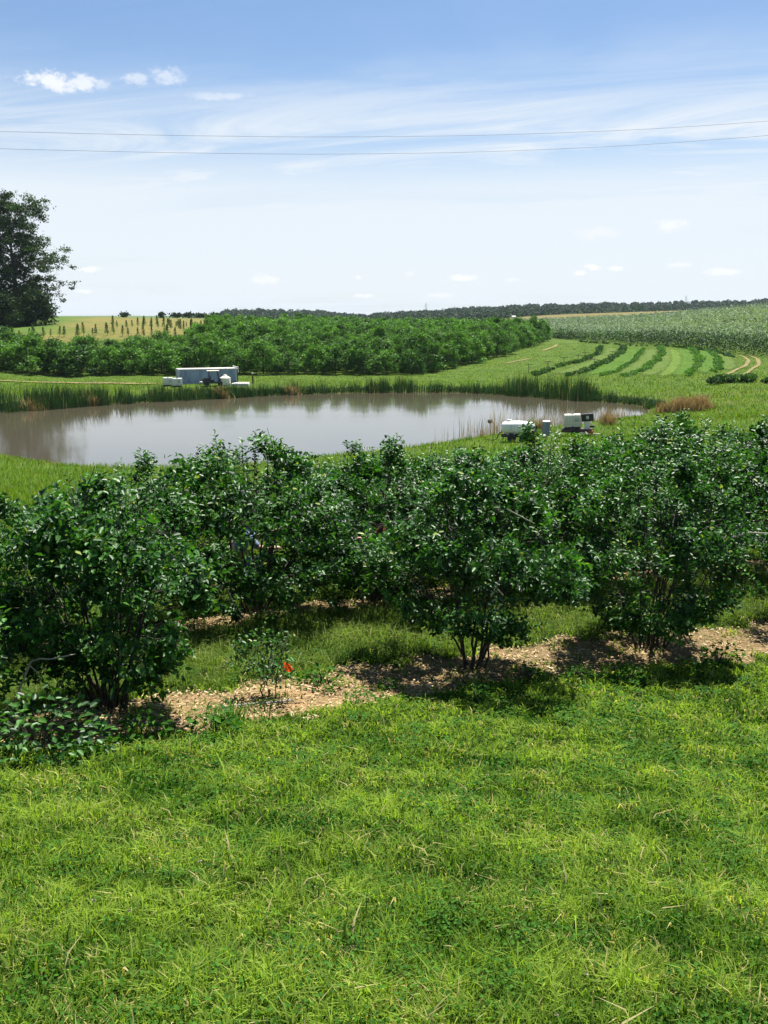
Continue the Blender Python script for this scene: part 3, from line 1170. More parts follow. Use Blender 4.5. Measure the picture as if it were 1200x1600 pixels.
def build_soft_grass():
    rng = np.random.RandomState(22)
    n = 180000
    X, Y = scatter(rng, n, 6.5, 19, True)
    dd = row_dist(X, Y)
    d1 = line_dist(X, Y, ROW1)
    side = np.interp(X, ROW1[:, 0], ROW1[:, 1]) < Y
    k = (dd > np.where(d1 < 1.2, .55, .36) + .13 * wob(X, Y, .9, 2)) & side
    X, Y = X[k], Y[k]
    n = len(X)
    z = ground(X, Y)
    c1 = wob(X, Y, .8, 3)
    c2 = wob(X, Y, 2.1, 5)
    H = rng.uniform(.08, .19, n) * (1 + .3 * c1)
    W = rng.uniform(.003, .006, n) * np.clip(Y / 6, 1, 2.5)
    V, polys = blades_np(rng, np.stack([X, Y, z], 1), H, W, .75, 1.0)
    t = np.clip(.45 + .28 * c2 + .2 * c1 + rng.normal(0, .15, n), 0, .92)
    t = np.where(rng.uniform(0, 1, n) < .03, 1, t)
    o = obj('alley_grass', mesh_np('alley_grass', V, polys, M['soft_grass'], np.repeat(t, 5)))
    tag(o, 'soft fine pale grass in the alleys between the bush rows', 'grass', None, 'stuff')
    # bank down to the water
    n = 170000
    Y = 15 * (76 / 15) ** rng.uniform(0, 1, n)
    X = rng.uniform(-1, 1, n) * (.5 * Y + 2)
    sd = poly_sd(X, Y, POND)
    k = (sd > .15) & (row_dist(X, Y) > .7)
    X, Y, sd = X[k], Y[k], sd[k]
    n = len(X)
    z = ground(X, Y)
    H = rng.uniform(.16, .42, n) * (1 + .35 * wob(X, Y, 3, 2)) * np.clip(.5 + sd / 4, .5, 1)
    W = rng.uniform(.010, .02, n) * np.clip(Y / 30, .6, 2.2)
    V, polys = blades_np(rng, np.stack([X, Y, z], 1), H, W, .5, .7)
    t = np.clip(.5 + .25 * wob(X, Y, 5, 5) + rng.normal(0, .18, n), 0, .92)
    t = np.where(rng.uniform(0, 1, n) < .04 + .08 * (sd < 3), 1, t)
    o = obj('bank_grass', mesh_np('bank_grass', V, polys, M['bank_grass'], np.repeat(t, 5)))
    tag(o, 'bright rough grass on the near bank sloping down to the pond', 'grass', None, 'stuff')
    # rough grass round the far side
    n = 130000
    Y = 74 * (215 / 74) ** rng.uniform(0, 1, n)
    X = rng.uniform(-1, 1, n) * (.46 * Y)
    sd = poly_sd(X, Y, POND)
    k = (sd > .2) & ~((Y < 100) & (X < 18)) & (poly_sd(X, Y, TAN_FIELD) > 2)
    X, Y, sd = X[k], Y[k], sd[k]
    n = len(X)
    z = ground(X, Y)
    short = np.clip((Y - 122) / 8, 0, 1)
    H = rng.uniform(.12, .32, n) * (1 + .4 * wob(X, Y, 5, 2)) * (1 - .45 * short) * np.where((np.abs(X + 21) < 9) & (Y > 108) & (Y < 124), .45, 1)
    W = rng.uniform(.05, .09, n) * np.clip(Y / 110, .8, 1.6)
    V, polys = blades_np(rng, np.stack([X, Y, z], 1), H, W, .6, .7)
    t = np.clip(.55 + .25 * wob(X, Y, 9, 5) + rng.normal(0, .14, n), 0, .92)
    t = np.where(rng.uniform(0, 1, n) < .05, 1, t)
    o = obj('meadow_grass', mesh_np('meadow_grass', V, polys, M['bank_grass'], np.repeat(t, 5)))
    tag(o, 'green rough meadow grass beyond the pond', 'grass', None, 'stuff')


build_soft_grass()


# weeds at the mulch edge
def leaf_clump(seed, n, rad, hgt, L, mat, ratio=.55):
    rng = np.random.RandomState(seed)
    a = rng.uniform(0, 6.28, n)
    r = rad * np.sqrt(rng.uniform(0, 1, n))
    P = np.stack([r * np.cos(a), r * np.sin(a), hgt * rng.uniform(.1, 1, n) * (1.1 - (r / rad) ** 2 * .7)], 1)
    D = np.stack([np.cos(a) + rng.normal(0, .6, n), np.sin(a) + rng.normal(0, .6, n), rng.normal(.15, .35, n)], 1)
    Nn = np.stack([rng.normal(0, .4, n), rng.normal(0, .4, n), np.ones(n)], 1)
    LL = L * rng.uniform(.6, 1.3, n)
    V, q = leaves_np(P, D, Nn, LL, LL * ratio, .2, .1)
    return mesh_np('leaves', V, [q], mat, np.repeat(rng.uniform(0, .9, n), 6))


def sprig_stems(seed, n, rad, hgt):
    rng = np.random.RandomState(seed)
    paths, rads = [], []
    for i in range(n):
        a = rng.uniform(0, 6.28)
        r = rad * rng.uniform(.2, .8)
        p = bez(np.array([rng.normal(0, .02), rng.normal(0, .02), -.02]), np.array([r * .3 * math.cos(a), r * .3 * math.sin(a), hgt * .6]),
                np.array([r * math.cos(a), r * math.sin(a), hgt * rng.uniform(.6, .95)]), 5)
        paths.append(p)
        rads.append(np.linspace(.004, .0015, 5))
    V, q = tubes_np(paths, rads, 4)
    return mesh_np('stems', V, [q], M['berry_bark'], None, True)


def weed(name, px, py, geo, stems, label, cat, scale=1.0, rz=0.0):
    p = gpix(px, py)
    o = empty(name, p, rz)
    o.scale = (scale,) * 3
    tag(o, label, cat)
    f = obj('leaves', geo, o)
    f['kind'] = 'stuff'
    obj('stems', stems, o)
    return o


Wl = leaf_clump(1, 520, .46, .40, .06, M['berry_leaf'], .6)
Ws = sprig_stems(1, 14, .44, .38)
weed('leafy_shoots', 60, 1180, Wl, Ws, 'low leafy shoots sprawling at the lower left under the front row', 'shrub')
Wl2 = leaf_clump(2, 110, .16, .16, .045, M['clover'], .6)
Ws2 = sprig_stems(2, 7, .15, .15)
weed('leafy_weed', 745, 1098, Wl2, Ws2, 'small leafy weed in the shade at the foot of the middle bush', 'weed', 1.0)
weed('leafy_weed', 905, 1060, Wl2, Ws2, 'small leafy weed on the mulch left of the broad right bush', 'weed', .8, 2)
weed('leafy_weed', 985, 1062, Wl2, Ws2, 'small leafy weed at the lawn edge below the broad right bush', 'weed', .9, 3)
weed('leafy_weed', 1130, 1040, Wl2, Ws2, 'wide leafy weed on the mulch near the right edge', 'weed', 1.5, 1)
weed('leafy_weed', 230, 1160, Wl2, Ws2, 'leafy weed in the shade in front of the big near bush', 'weed', 1.3, 1)
weed('leafy_weed', 330, 1150, Wl2, Ws2, 'leafy weed beside the grass clump right of the big near bush', 'weed', 1.3, 4)


for k_, (a_, b_, c_) in enumerate([(610, 1078, 'small weed on the bare mulch right of the orange flag'), (560, 1100, 'weed sprig at the lawn edge of the mulch left of the middle bush'),
                                  (1075, 1050, 'weed sprig on sunny mulch right below the broad right bush'), (820, 1062, 'weed sprig on the mulch between the middle and right bushes'),
                                  (500, 1072, 'weed sprig on the far edge of the mulch gap')]):
    weed('leafy_weed', a_, b_, Wl2, Ws2, c_, 'weed', .7 + .12 * k_, k_ * 1.3)


def grass_clump(px, py, n, h, label, scale=1.0):
    rng = np.random.RandomState(int(px))
    p = gpix(px, py)
    o = empty('grass_clump', p)
    tag(o, label, 'grass clump')
    Q = np.stack([rng.normal(0, .05, n), rng.normal(0, .05, n), np.zeros(n)], 1) * scale
    V, polys = blades_np(rng, Q, rng.uniform(.5, 1.0, n) * h, rng.uniform(.006, .011, n), .75, 1.0)
    f = obj('blades', mesh_np('blades', V, polys, M['clover'], np.repeat(rng.uniform(.1, 1, n), 5)), o)
    f['kind'] = 'stuff'


grass_clump(362, 1132, 120, .24, 'dark arching grass clump on the mulch edge right of the big near bush', 1.6)
grass_clump(545, 1378, 34, .10, 'dark little tuft of broad grass in the middle of the lawn')
grass_clump(70, 1520, 26, .09, 'dark tuft of broad grass low in the left corner of the lawn')
grass_clump(880, 1222, 24, .10, 'small dark grass tuft in the lawn below the broad right bush')


def build_hose():
    pts = []
    for px, py in [(345, 1109), (388, 1104), (420, 1102), (458, 1098)]:
        p = gpix(px, py)
        pts.append((p[0], p[1], p[2] + .022))
    m = mat_plain('hose_plastic', (.30, .28, .25), (.20, .18, .16), rough=.6, scale=12)
    o = MB().tube([tuple(p) for p in spl(np.array(pts), 24)], .009, 8).build('irrigation_hose', m, None, True)
    tag(o, 'pale grey irrigation hose lying on the mulch by the young bush', 'hose')


build_hose()


# ---------------------------------------------------------------- trees
def big_tree(name, loc, H, spread, seed, label, nleaf=15000, leafsize=.34, trunk_r=.42, low=.16, offs=(0, 0)):
    rng = np.random.RandomState(seed)
    o = empty(name, loc)
    tag(o, label, 'tree')
    paths, rads, tips = [], [], []
    tp = np.array([[0, 0, -.6], [.1, 0, H * .2], [.0, .15, H * .42], [-.2, .1, H * .65], [.1, -.1, H * .92]])
    tp = spl(tp, 14)
    paths.append(tp)
    rads.append(np.linspace(trunk_r, .06, 14) * np.array([1.35] + [1.0] * 13))
    nl = 40
    for i in range(nl):
        h = low + (.94 - low) * (i + rng.uniform(0, 1)) / nl
        b = np.array([np.interp(h * H, tp[:, 2], tp[:, k]) for k in range(3)])
        a = i * 2.4 + rng.normal(0, .4)
        reach = spread * (np.interp(h, [0, .15, .3, .5, .7, .85, 1.0], [.5, .75, .95, 1.0, .9, .72, .40])) * rng.uniform(.65, 1.1)
        da = np.array([math.cos(a), math.sin(a), 0])
        tip = b + da * reach + np.array([0, 0, reach * rng.uniform(.05, .45) + (h > .7) * 1.2])
        p = bez(b, b + da * reach * .5 + np.array([0, 0, reach * .28]), tip, 8)
        p[2:-1] += rng.normal(0, reach * .02, (5, 3))
        paths.append(p)
        rads.append(np.linspace(trunk_r * .38 * (1.1 - h), .03, 8))
        for k in range(12):
            f = rng.uniform(.22, 1.0)
            c = np.array([np.interp(f, np.linspace(0, 1, 8), p[:, m_]) for m_ in range(3)])
            e = c + rng.normal(0, 1, 3) * np.array([1, 1, .55]) * reach * .22 + da * .3
            paths.append(bez(c, (c + e) / 2 + np.array([0, 0, .15]), e, 4))
            rads.append(np.linspace(.05, .015, 4))
            tips.append(e)
            if k < 3:
                tips.append((c + e) / 2)
    V, q = tubes_np(paths, rads, 6)
    obj('trunk', mesh_np('trunk', V, [q], M['trunk_bark'], None, True), o)
    tips = np.array(tips)
    per = max(1, nleaf // len(tips))
    cl = np.repeat(tips, per, 0)
    cs = np.repeat(rng.uniform(.5, 1.15, len(tips)), per)[:, None]
    P = cl + rng.normal(0, 1, cl.shape) * np.array([.68, .68, .36]) * cs
    n = len(P)
    V, q = diamonds_np(P, rng.normal(0, 1, (n, 3)) + np.array([0, 0, -.2]), rng.normal(0, .8, (n, 3)) + np.array([0, 0, .8]),
                       leafsize * rng.uniform(.6, 1.3, n), leafsize * .6 * rng.uniform(.7, 1.2, n))
    ti = np.repeat(np.clip(np.repeat(rng.uniform(.2, .8, len(tips)), per) + rng.normal(0, .2, n), 0, 1), 4)
    c = obj('crown', mesh_np('crown', V, [q], M['oak_leaf'], ti), o)
    c['kind'] = 'stuff'
    return o


def on_ground(px, Y):
    p = pxY(px, Y)
    return (p[0], p[1], gz(*p))


big_tree('oak_tree', on_ground(48, 206), 25.8, 10.5, 4, 'tall dark broad tree standing at the left skyline with open lower branches', 33000, .50, .75, .14)
big_tree('oak_tree', on_ground(-58, 202), 22.5, 10.5, 8, 'dense dark tree cut off by the left edge, beside the tall broad tree', 42000, .52, .6, .05)


def shrub_mass(px, Y, w, h, seed, label, mat, n=16000, size=.5):
    rng = np.random.RandomState(seed)
    o = empty('shrub', on_ground(px, Y))
    tag(o, label, 'shrub')
    nb = 40
    a = rng.uniform(0, 6.28, nb)
    r = np.sqrt(rng.uniform(0, 1, nb)) * w * .42
    c = np.stack([r * np.cos(a), r * np.sin(a), rng.uniform(.1, .85, nb) * h * (1.05 - (r / (w * .5)) ** 2 * .6)], 1)
    per = n // nb
    P = np.repeat(c, per, 0) + rng.normal(0, 1, (nb * per, 3)) * np.array([w * .09, w * .09, h * .10])
    P[:, 2] = np.abs(P[:, 2]) + .05
    m_ = len(P)
    V, q = diamonds_np(P, rng.normal(0, 1, (m_, 3)), rng.normal(0, .8, (m_, 3)) + np.array([0, 0, .7]), size * rng.uniform(.6, 1.3, m_), size * .6 * rng.uniform(.7, 1.2, m_))
    f = obj('crown', mesh_np('crown', V, [q], mat, np.repeat(np.clip(rng.normal(.4, .25, m_), 0, 1), 4)), o)
    f['kind'] = 'stuff'
    paths = [bez(np.array([0, 0, -.2]), c[i] * .4, c[i], 5) for i in range(10)]
    V, q = tubes_np(paths, [np.linspace(.08, .02, 5)] * 10, 5)
    obj('trunk', mesh_np('trunk', V, [q], M['trunk_bark'], None, True), o)


shrub_mass(66, 201, 10.5, 8.2, 12, 'dark rounded shrub under the tall broad tree at the left', M['oak_leaf'])
shrub_mass(22, 194, 8.5, 7.0, 14, 'dark green lit shrub in front of the trunk of the tall broad tree', M['oak_leaf'])
shrub_mass(-30, 192, 9, 8.5, 15, 'dark shrub cut off by the left edge below the dense tree', M['oak_leaf'])


def orchard_proto(seed, H=5.2, Wd=6.0, n=3600, size=.38):
    rng = np.random.RandomState(seed)
    nb = 34
    c = []
    for i in range(nb):
        a = i * 2.4 + rng.normal(0, .3)
        t = rng.uniform(0, 1)
        h = H * (.09 + .82 * t)
        rr = Wd * .5 * np.interp(t, [0, .25, .5, .8, 1], [.85, .98, .88, .55, .18]) * rng.uniform(.45, 1.0)
        c.append((rr * math.cos(a), rr * math.sin(a), h))
    c = np.array(c)
    per = n // nb
    P = np.repeat(c, per, 0) + rng.normal(0, 1, (nb * per, 3)) * np.array([.36, .36, .29])
    P[:, 2] = np.maximum(P[:, 2], .3)
    m_ = len(P)
    V, q = diamonds_np(P, rng.normal(0, 1, (m_, 3)) + np.array([0, 0, .2]), rng.normal(0, .8, (m_, 3)) + np.array([0, 0, .6]),
                       size * rng.uniform(.6, 1.3, m_), size * .55 * rng.uniform(.7, 1.2, m_))
    # upright leader shoots round the top
    ti = np.repeat(np.clip(np.repeat(rng.uniform(.25, .75, nb), per) + rng.normal(0, .18, m_), 0, 1), 4)
    crown = (V, q, ti)
    paths = [np.array([[0, 0, -.4], [.02, 0, .5], [0, .03, H * .45], [0, 0, H * .8]])]
    rads = [np.array([.13, .11, .08, .03])]
    for i in range(9):
        k = c[i * 2]
        paths.append(bez(np.array([0, 0, .5 + .18 * i]), np.array([k[0] * .5, k[1] * .5, k[2] * .6]), k, 5))
        rads.append(np.linspace(.05, .015, 5))
    TV, Tq = tubes_np(paths, rads, 5)
    return crown, (TV, Tq)


ORCH_POLY = np.array([pxY(a, b) for a, b in [(-160, 130), (0, 133), (260, 139), (420, 141), (560, 141), (654, 141), (720, 154), (790, 181), (846, 226),
                                             (836, 270), (760, 320), (620, 345), (480, 340), (410, 290), (350, 205), (290, 163), (120, 153), (-160, 149)]])


def build_orchard():
    protos = [orchard_proto(100 + i, 5.2 * (.9 + .05 * (i % 5)), 6.0 * (1.08 - .05 * (i % 4))) for i in range(10)]
    pm = []
    for c, tr in protos:
        pm.append((mesh_np('crown', c[0], [c[1]], M['orchard_leaf'], c[2]), mesh_np('trunk', tr[0], [tr[1]], M['trunk_bark'], None, True)))
    rng = np.random.RandomState(77)
    pts = []
    for iy, Y in enumerate(np.arange(130, 350, 4.9)):
        for X in np.arange(-110, 75, 3.9):
            x = X + (iy % 2) * 2.1 + rng.normal(0, .35) + .15 * (Y - 122)
            y = Y + rng.normal(0, .45) + .04 * X
            pts.append((x, y))
    P = np.array(pts)
    sd = poly_sd(P[:, 0], P[:, 1], ORCH_POLY)
    vis = np.abs(P[:, 0]) < .47 * P[:, 1]
    P = P[(sd < 0) & vis]
    # keep the yard round the container free
    yard = (np.abs(P[:, 0] + 22) < 8) & (P[:, 1] < 128.5)
    P = P[~yard]
    P = P[np.argsort(P[:, 1])]
    print('orchard trees', len(P))
    z = ground(P[:, 0], P[:, 1])
    rest = []
    for i, ((x, y), zz) in enumerate(zip(P, z)):
        k = rng.randint(len(pm))
        px = 600 + F * x / y
        s = rng.uniform(.78, 1.16) * np.interp(y, [140, 200, 340], [1.0, .90, .74])
        if px < 330:
            s *= .78 if y > 141 else .93
        if i < 300:
            o = empty('orchard_tree', (x, y, zz), rng.uniform(0, 6.28))
            wx = s * (1.22 if px < 330 else 1.0) * rng.uniform(.92, 1.12)
            o.scale = (wx, wx, s * rng.uniform(.86, 1.14))
            tag(o, 'bushy green orchard tree standing in the orchard across the pond', 'tree', 'orchard trees across the pond')
            f = obj('crown', pm[k][0], o)
            f['kind'] = 'stuff'
            obj('trunk', pm[k][1], o)
        else:
            V, q, ti = protos[k][0]
            sel = np.arange(len(q)) % 4 == 0
            Vs = V.reshape(-1, 4, 3)[sel].reshape(-1, 3) * s
            # fewer, larger leaves
            c4 = Vs.reshape(-1, 4, 3)
            c4 = c4.mean(1, keepdims=True) + (c4 - c4.mean(1, keepdims=True)) * 1.9
            a = rng.uniform(0, 6.28)
            Vs = c4.reshape(-1, 3)
            Vr = np.stack([Vs[:, 0] * math.cos(a) - Vs[:, 1] * math.sin(a) + x, Vs[:, 0] * math.sin(a) + Vs[:, 1] * math.cos(a) + y, Vs[:, 2] + zz], 1)
            rest.append((Vr, np.arange(len(Vr)).reshape(-1, 4), np.clip(ti.reshape(-1, 4)[sel].ravel() + rng.normal(0, .16), 0, 1)))
    if rest:
        V, q, ti = merge(rest)
        o = obj('orchard_trees', mesh_np('orchard_trees', V, [q], M['orchard_leaf'], ti))
        tag(o, 'far back rows of the green orchard merging into one mass', 'trees', None, 'stuff')


build_orchard()


def build_saplings():
    protos = []
    for i in range(4):
        rng = np.random.RandomState(300 + i)
        H = 2.0
        n = 150 + 30 * i
        t = rng.uniform(.18, 1, n)
        a = rng.uniform(0, 6.28, n)
        r = .42 * (1.05 - t) ** .8 * rng.uniform(.1, 1, n) + .04
        P = np.stack([r * np.cos(a), r * np.sin(a), t * H], 1)
        V, q = diamonds_np(P, np.stack([np.cos(a), np.sin(a), rng.uniform(.3, 1.2, n)], 1), rng.normal(0, 1, (n, 3)), rng.uniform(.12, .26, n), rng.uniform(.07, .13, n))
        cm = mesh_np('crown', V, [q], M['crop_leaf'], np.repeat(rng.uniform(.3, 1, n), 4))
        paths = [np.array([[0, 0, -.2], [.02, 0, .7], [0, .02, 1.5], [0, 0, 2.05]])]
        rads = [np.array([.035, .03, .02, .008])]
        for k in range(7):
            aa = k * 2.4
            h = .5 + k * .18
            paths.append(np.array([[0, 0, h], [.15 * math.cos(aa), .15 * math.sin(aa), h + .12], [.3 * math.cos(aa) * (1.2 - h / 2), .3 * math.sin(aa) * (1.2 - h / 2), h + .3]]))
            rads.append(np.array([.014, .01, .005]))
        V, q = tubes_np(paths, rads, 5)
        protos.append((cm, mesh_np('trunk', V, [q], M['trunk_bark'], None, True)))
    rng = np.random.RandomState(14)
    k = 0
    rows = [(np.linspace(4, 335, 29), 168, 178, 1.0), (np.linspace(190, 400, 22), 188, 206, 1.05), (np.linspace(240, 425, 20), 208, 232, 1.05), (np.linspace(285, 440, 17), 232, 262, 1.0)]
    for pxs, ya, yb, sc in rows:
        for j, px in enumerate(pxs):
            Y = np.interp(j, [0, len(pxs) - 1], [ya, yb]) + rng.normal(0, .8)
            p = on_ground(px + rng.normal(0, 2.5), Y)
            c = protos[k % 4]
            k += 1
            o = empty('sapling', p, rng.uniform(0, 6))
            s = rng.uniform(.6, 1.25) * sc
            o.scale = (s * 1.05, s * 1.05, s)
            o.rotation_euler = (rng.normal(0, .04), rng.normal(0, .04), rng.uniform(0, 6))
            tag(o, 'slender young sapling in the rows planted on the tan slope behind the orchard', 'sapling', 'saplings on the tan slope')
            f = obj('crown', c[0], o)
            f['kind'] = 'stuff'
            obj('trunk', c[1], o)


build_saplings()


# ---------------------------------------------------------------- far woods
def build_woods():
    rng = np.random.RandomState(55)
    parts = []
    nleaf = 90
    N = 2400
    px = rng.uniform(300, 1330, N)
    f = rng.uniform(0, 1, N)
    Y = 800 + 600 * f
    hill = np.interp(px, [300, 345, 365, 440, 500, 545, 575, 590, 700, 800, 900, 1000, 1200, 1400], [495, 489, 481, 479.5, 483, 487, 490, 486, 479, 473.5, 470.5, 469.5, 465, 463])
    hill = hill + wob(px, px * 0, 60, 2) * 1.2
    foot = np.interp(px, [300, 600, 800, 1000, 1200], [499, 496, 491, 489, 484])
    z0s = ground((px - 600) / F * Y / .985, Y)
    for i in range(N):
        x, y = pxY(px[i], Y[i])
        row = hill[i] + (foot[i] - hill[i]) * (1 - f[i]) * .75      # crowns climb the ridge towards the back
        d = pixdir(px[i], row)
        top = d[2] / d[1] * y - rng.uniform(0, 2.2)
        hh = rng.uniform(7, 11)
        top = max(top, z0s[i] + 3)
        u = unit(rng.normal(0, 1, (nleaf, 3))) * rng.uniform(.55, 1, (nleaf, 1)) ** .5
        P = np.array([x, y, top - hh * .5]) + u * np.array([hh * .5, hh * .5, hh * .46])
        V, q = diamonds_np(P, rng.normal(0, 1, (nleaf, 3)), u + rng.normal(0, .4, (nleaf, 3)) + np.array([0, 0, .3]), rng.uniform(1.6, 3.2, nleaf), rng.uniform(1.2, 2.4, nleaf))
        parts.append((V, q, np.repeat(np.clip(rng.uniform(.1, .8) + rng.normal(0, .15, nleaf), 0, 1), 4)))
    V, q, ti = merge(parts)
    o = obj('distant_woods', mesh_np('distant_woods', V, [q], M['far_wood'], ti))
    tag(o, 'blue green wooded ridge along the horizon', 'woods', None, 'stuff')


build_woods()


def far_tree(px, py_top, Y, w, seed, label):
    rng = np.random.RandomState(seed)
    p = on_ground(px, Y)
    d = pixdir(px, py_top)
    H = d[2] / d[1] * Y - p[2]
    H = max(H, 2.0)
    o = empty('distant_tree', p)
    tag(o, label, 'tree', 'lone trees on the left skyline')
    n = 320
    P = rng.normal(0, 1, (n, 3)) * np.array([w * .27, w * .27, H * .19]) + np.array([0, 0, H * .6])
    V, q = diamonds_np(P, rng.normal(0, 1, (n, 3)), rng.normal(0, 1, (n, 3)), rng.uniform(.5, 1.1, n), rng.uniform(.4, .7, n))
    f = obj('crown', mesh_np('crown', V, [q], M['far_wood'], np.repeat(rng.uniform(0, .9, n), 4)), o)
    f['kind'] = 'stuff'
    V, q = tubes_np([np.array([[0, 0, -.5], [.05, 0, H * .3], [0, 0, H * .75]])], [np.array([.22, .18, .06])], 6)
    obj('trunk', mesh_np('trunk', V, [q], M['trunk_bark'], None, True), o)


for a in [(209, 491.5, 340, 2.6, 1, 'lone small tree on the bare left skyline'),
          (265, 493.5, 350, 2.0, 2, 'tiny treetop at the left end of the skyline trees before the wooded hill'),
          (288, 492, 352, 4.5, 3, 'low broad treetop, second of the skyline trees before the wooded hill'),
          (322, 490.5, 355, 4.5, 4, 'rounded treetop in the skyline trees, fourth before the wooded hill'),
          (305, 492.5, 345, 3.5, 5, 'small treetop between two broader ones before the wooded hill'),
          (345, 491, 360, 4, 6, 'treetop on the skyline right beside the wooded hill')]:
    far_tree(*a)


# ---------------------------------------------------------------- reeds
def reeds(name, n, sel, h0, h1, w, mat, label, seed, lean=.16, cat='reeds', dry=.04):
    rng = np.random.RandomState(seed)
    X, Y = sel(rng, n)
    n = len(X)
    z = np.maximum(ground(X, Y), WATER - .25)
    cl = wob(X, Y, 3.3, 4)
    H = rng.uniform(h0, h1, n) * (1 + .35 * cl + .28 * wob(X, Y, 1.1, 7))
    if name == 'cattail_reeds':
        H = H * np.interp(600 + F * X / Y * .985, [0, 150, 260, 300, 420, 560, 640, 670, 780, 800, 900, 930], [.98, .9, .72, .60, .62, .72, .85, .6, .6, 1.05, 1.1, .6])
    V, polys = blades_np(rng, np.stack([X, Y, z], 1), H, rng.uniform(.6, 1.2, n) * w, lean, .4)
    t = np.clip(.45 + .25 * wob(X, Y, 2.2, 6) + rng.normal(0, .2, n), 0, .92)
    t = np.where(rng.uniform(0, 1, n) < dry, 1, t)
    o = obj(name, mesh_np(name, V, polys, mat, np.repeat(t, 5)))
    tag(o, label, cat, None, 'stuff')


def far_shore(rng, n):
    S = POND_PIX[2:16]
    pts = np.array([on_plane(a, b, WATER)[:2] for a, b in S])
    P = spl(pts, 400)
    k = rng.randint(0, 399, n)
    base = P[k] + (P[k + 1] - P[k]) * rng.uniform(0, 1, (n, 1))
    T = unit(P[k + 1] - P[k])
    Nn = np.stack([-T[:, 1], T[:, 0]], 1)
    px = 600 + F * base[:, 0] / base[:, 1] * .985
    dens = np.interp(px, [-100, 330, 400, 430, 480, 560, 640, 665, 690, 780, 800, 905, 930, 1010], [1.3, 1.2, .6, .45, .4, .5, .9, .5, .25, .3, 1, 1, .2, .12])
    dens = dens * (.7 + .8 * wob(base[:, 0], base[:, 1], 7.0, 3) + .55 * wob(base[:, 0], base[:, 1], 1.9, 1))
    k = rng.uniform(0, 1, n) < dens
    depth = np.interp(px, [-100, 350, 420, 640, 690, 790, 900, 940], [2.8, 2.6, 2.0, 2.0, 1.0, 3.0, 3.0, .9])
    off = rng.uniform(-.35, 1, n) * depth
    Q = base + Nn * off[:, None]
    return Q[k, 0], Q[k, 1]


reeds('cattail_reeds', 24000, far_shore, .8, 2.3, .05, M['reed'], 'tall dark green cattail reeds fringing the far side of the pond', 61)


def far_fringe(rng, n):
    P = np.array([on_plane(a, b, WATER)[:2] for a, b in POND_PIX[2:18]])
    P = spl(P, 300)
    k = rng.randint(0, 299, n)
    T = unit(P[k + 1] - P[k])
    Nn = np.stack([-T[:, 1], T[:, 0]], 1)
    Q = P[k] + Nn * rng.uniform(-.1, 1.6, n)[:, None]
    return Q[:, 0], Q[:, 1]


reeds('shore_sedge', 14000, far_fringe, .3, .8, .06, M['reed'], 'low dark sedge hanging over the far water line', 62, .4, 'sedge', .02)


def near_shore(rng, n):
    P = np.array([on_plane(a, b, WATER)[:2] for a, b in [(985, 653), (940, 659.5), (900, 664.5), (860, 669), (800, 677), (750, 685), (705, 692), (680, 695)]])
    P = spl(P, 200)
    k = rng.randint(0, 199, n)
    Q = P[k] + rng.normal(0, 1, (n, 2)) * np.array([.3, .55]) + np.array([0, -.2])
    px = 600 + F * Q[:, 0] / Q[:, 1] * .985
    dens = np.interp(px, [690, 720, 745, 770, 790, 820, 840, 870, 930, 950, 985], [.12, .3, .6, .85, .4, .9, 1, .7, .6, .9, .3])
    kk = rng.uniform(0, 1, n) < dens
    return Q[kk, 0], Q[kk, 1]


reeds('dry_reed_stalks', 1500, near_shore, .5, 1.9, .028, M['dry_reed'], 'thin dry brown reed stalks at the near water edge by the tanks', 63, .14)


def dry_patch(rng, n):
    c = [(1052, 644, 1.4, .8), (1070, 642, 1.5, .9), (1088, 640, 1.4, .8), (1098, 641, .8, .7), (950, 663, .8, .5), (828, 676, .8, .4), (845, 674, .8, .4)]
    X, Y = [], []
    for (px, py, a, b) in c:
        p = gpix(px, py)
        m_ = int(n / len(c) * (1.3 if a > 1 else .35))
        X.append(p[0] + rng.normal(0, a * .45, m_))
        Y.append(p[1] + rng.normal(0, b * .6, m_))
    return np.concatenate(X), np.concatenate(Y)


reeds('dry_grass', 4200, dry_patch, .6, 1.35, .05, M['dry_reed'], 'golden brown stand of dead tall grass at the right end of the pond', 64, .3, 'dry grass', .1)
reeds('straw_tufts', 700, lambda rng, n: (lambda P: (P[:, 0], P[:, 1]))(np.concatenate([np.array([gpix(a, b)[:2]]) + rng.normal(0, .5, (n // 4, 2)) * np.array([1, .4])
      for a, b in [(142, 634), (345, 621.5), (50, 641), (458, 617)]])), .5, 1.3, .05, M['dry_reed'], 'straw coloured dead reed tufts low in the far reed fringe', 65, .5, 'dry reeds', .1)

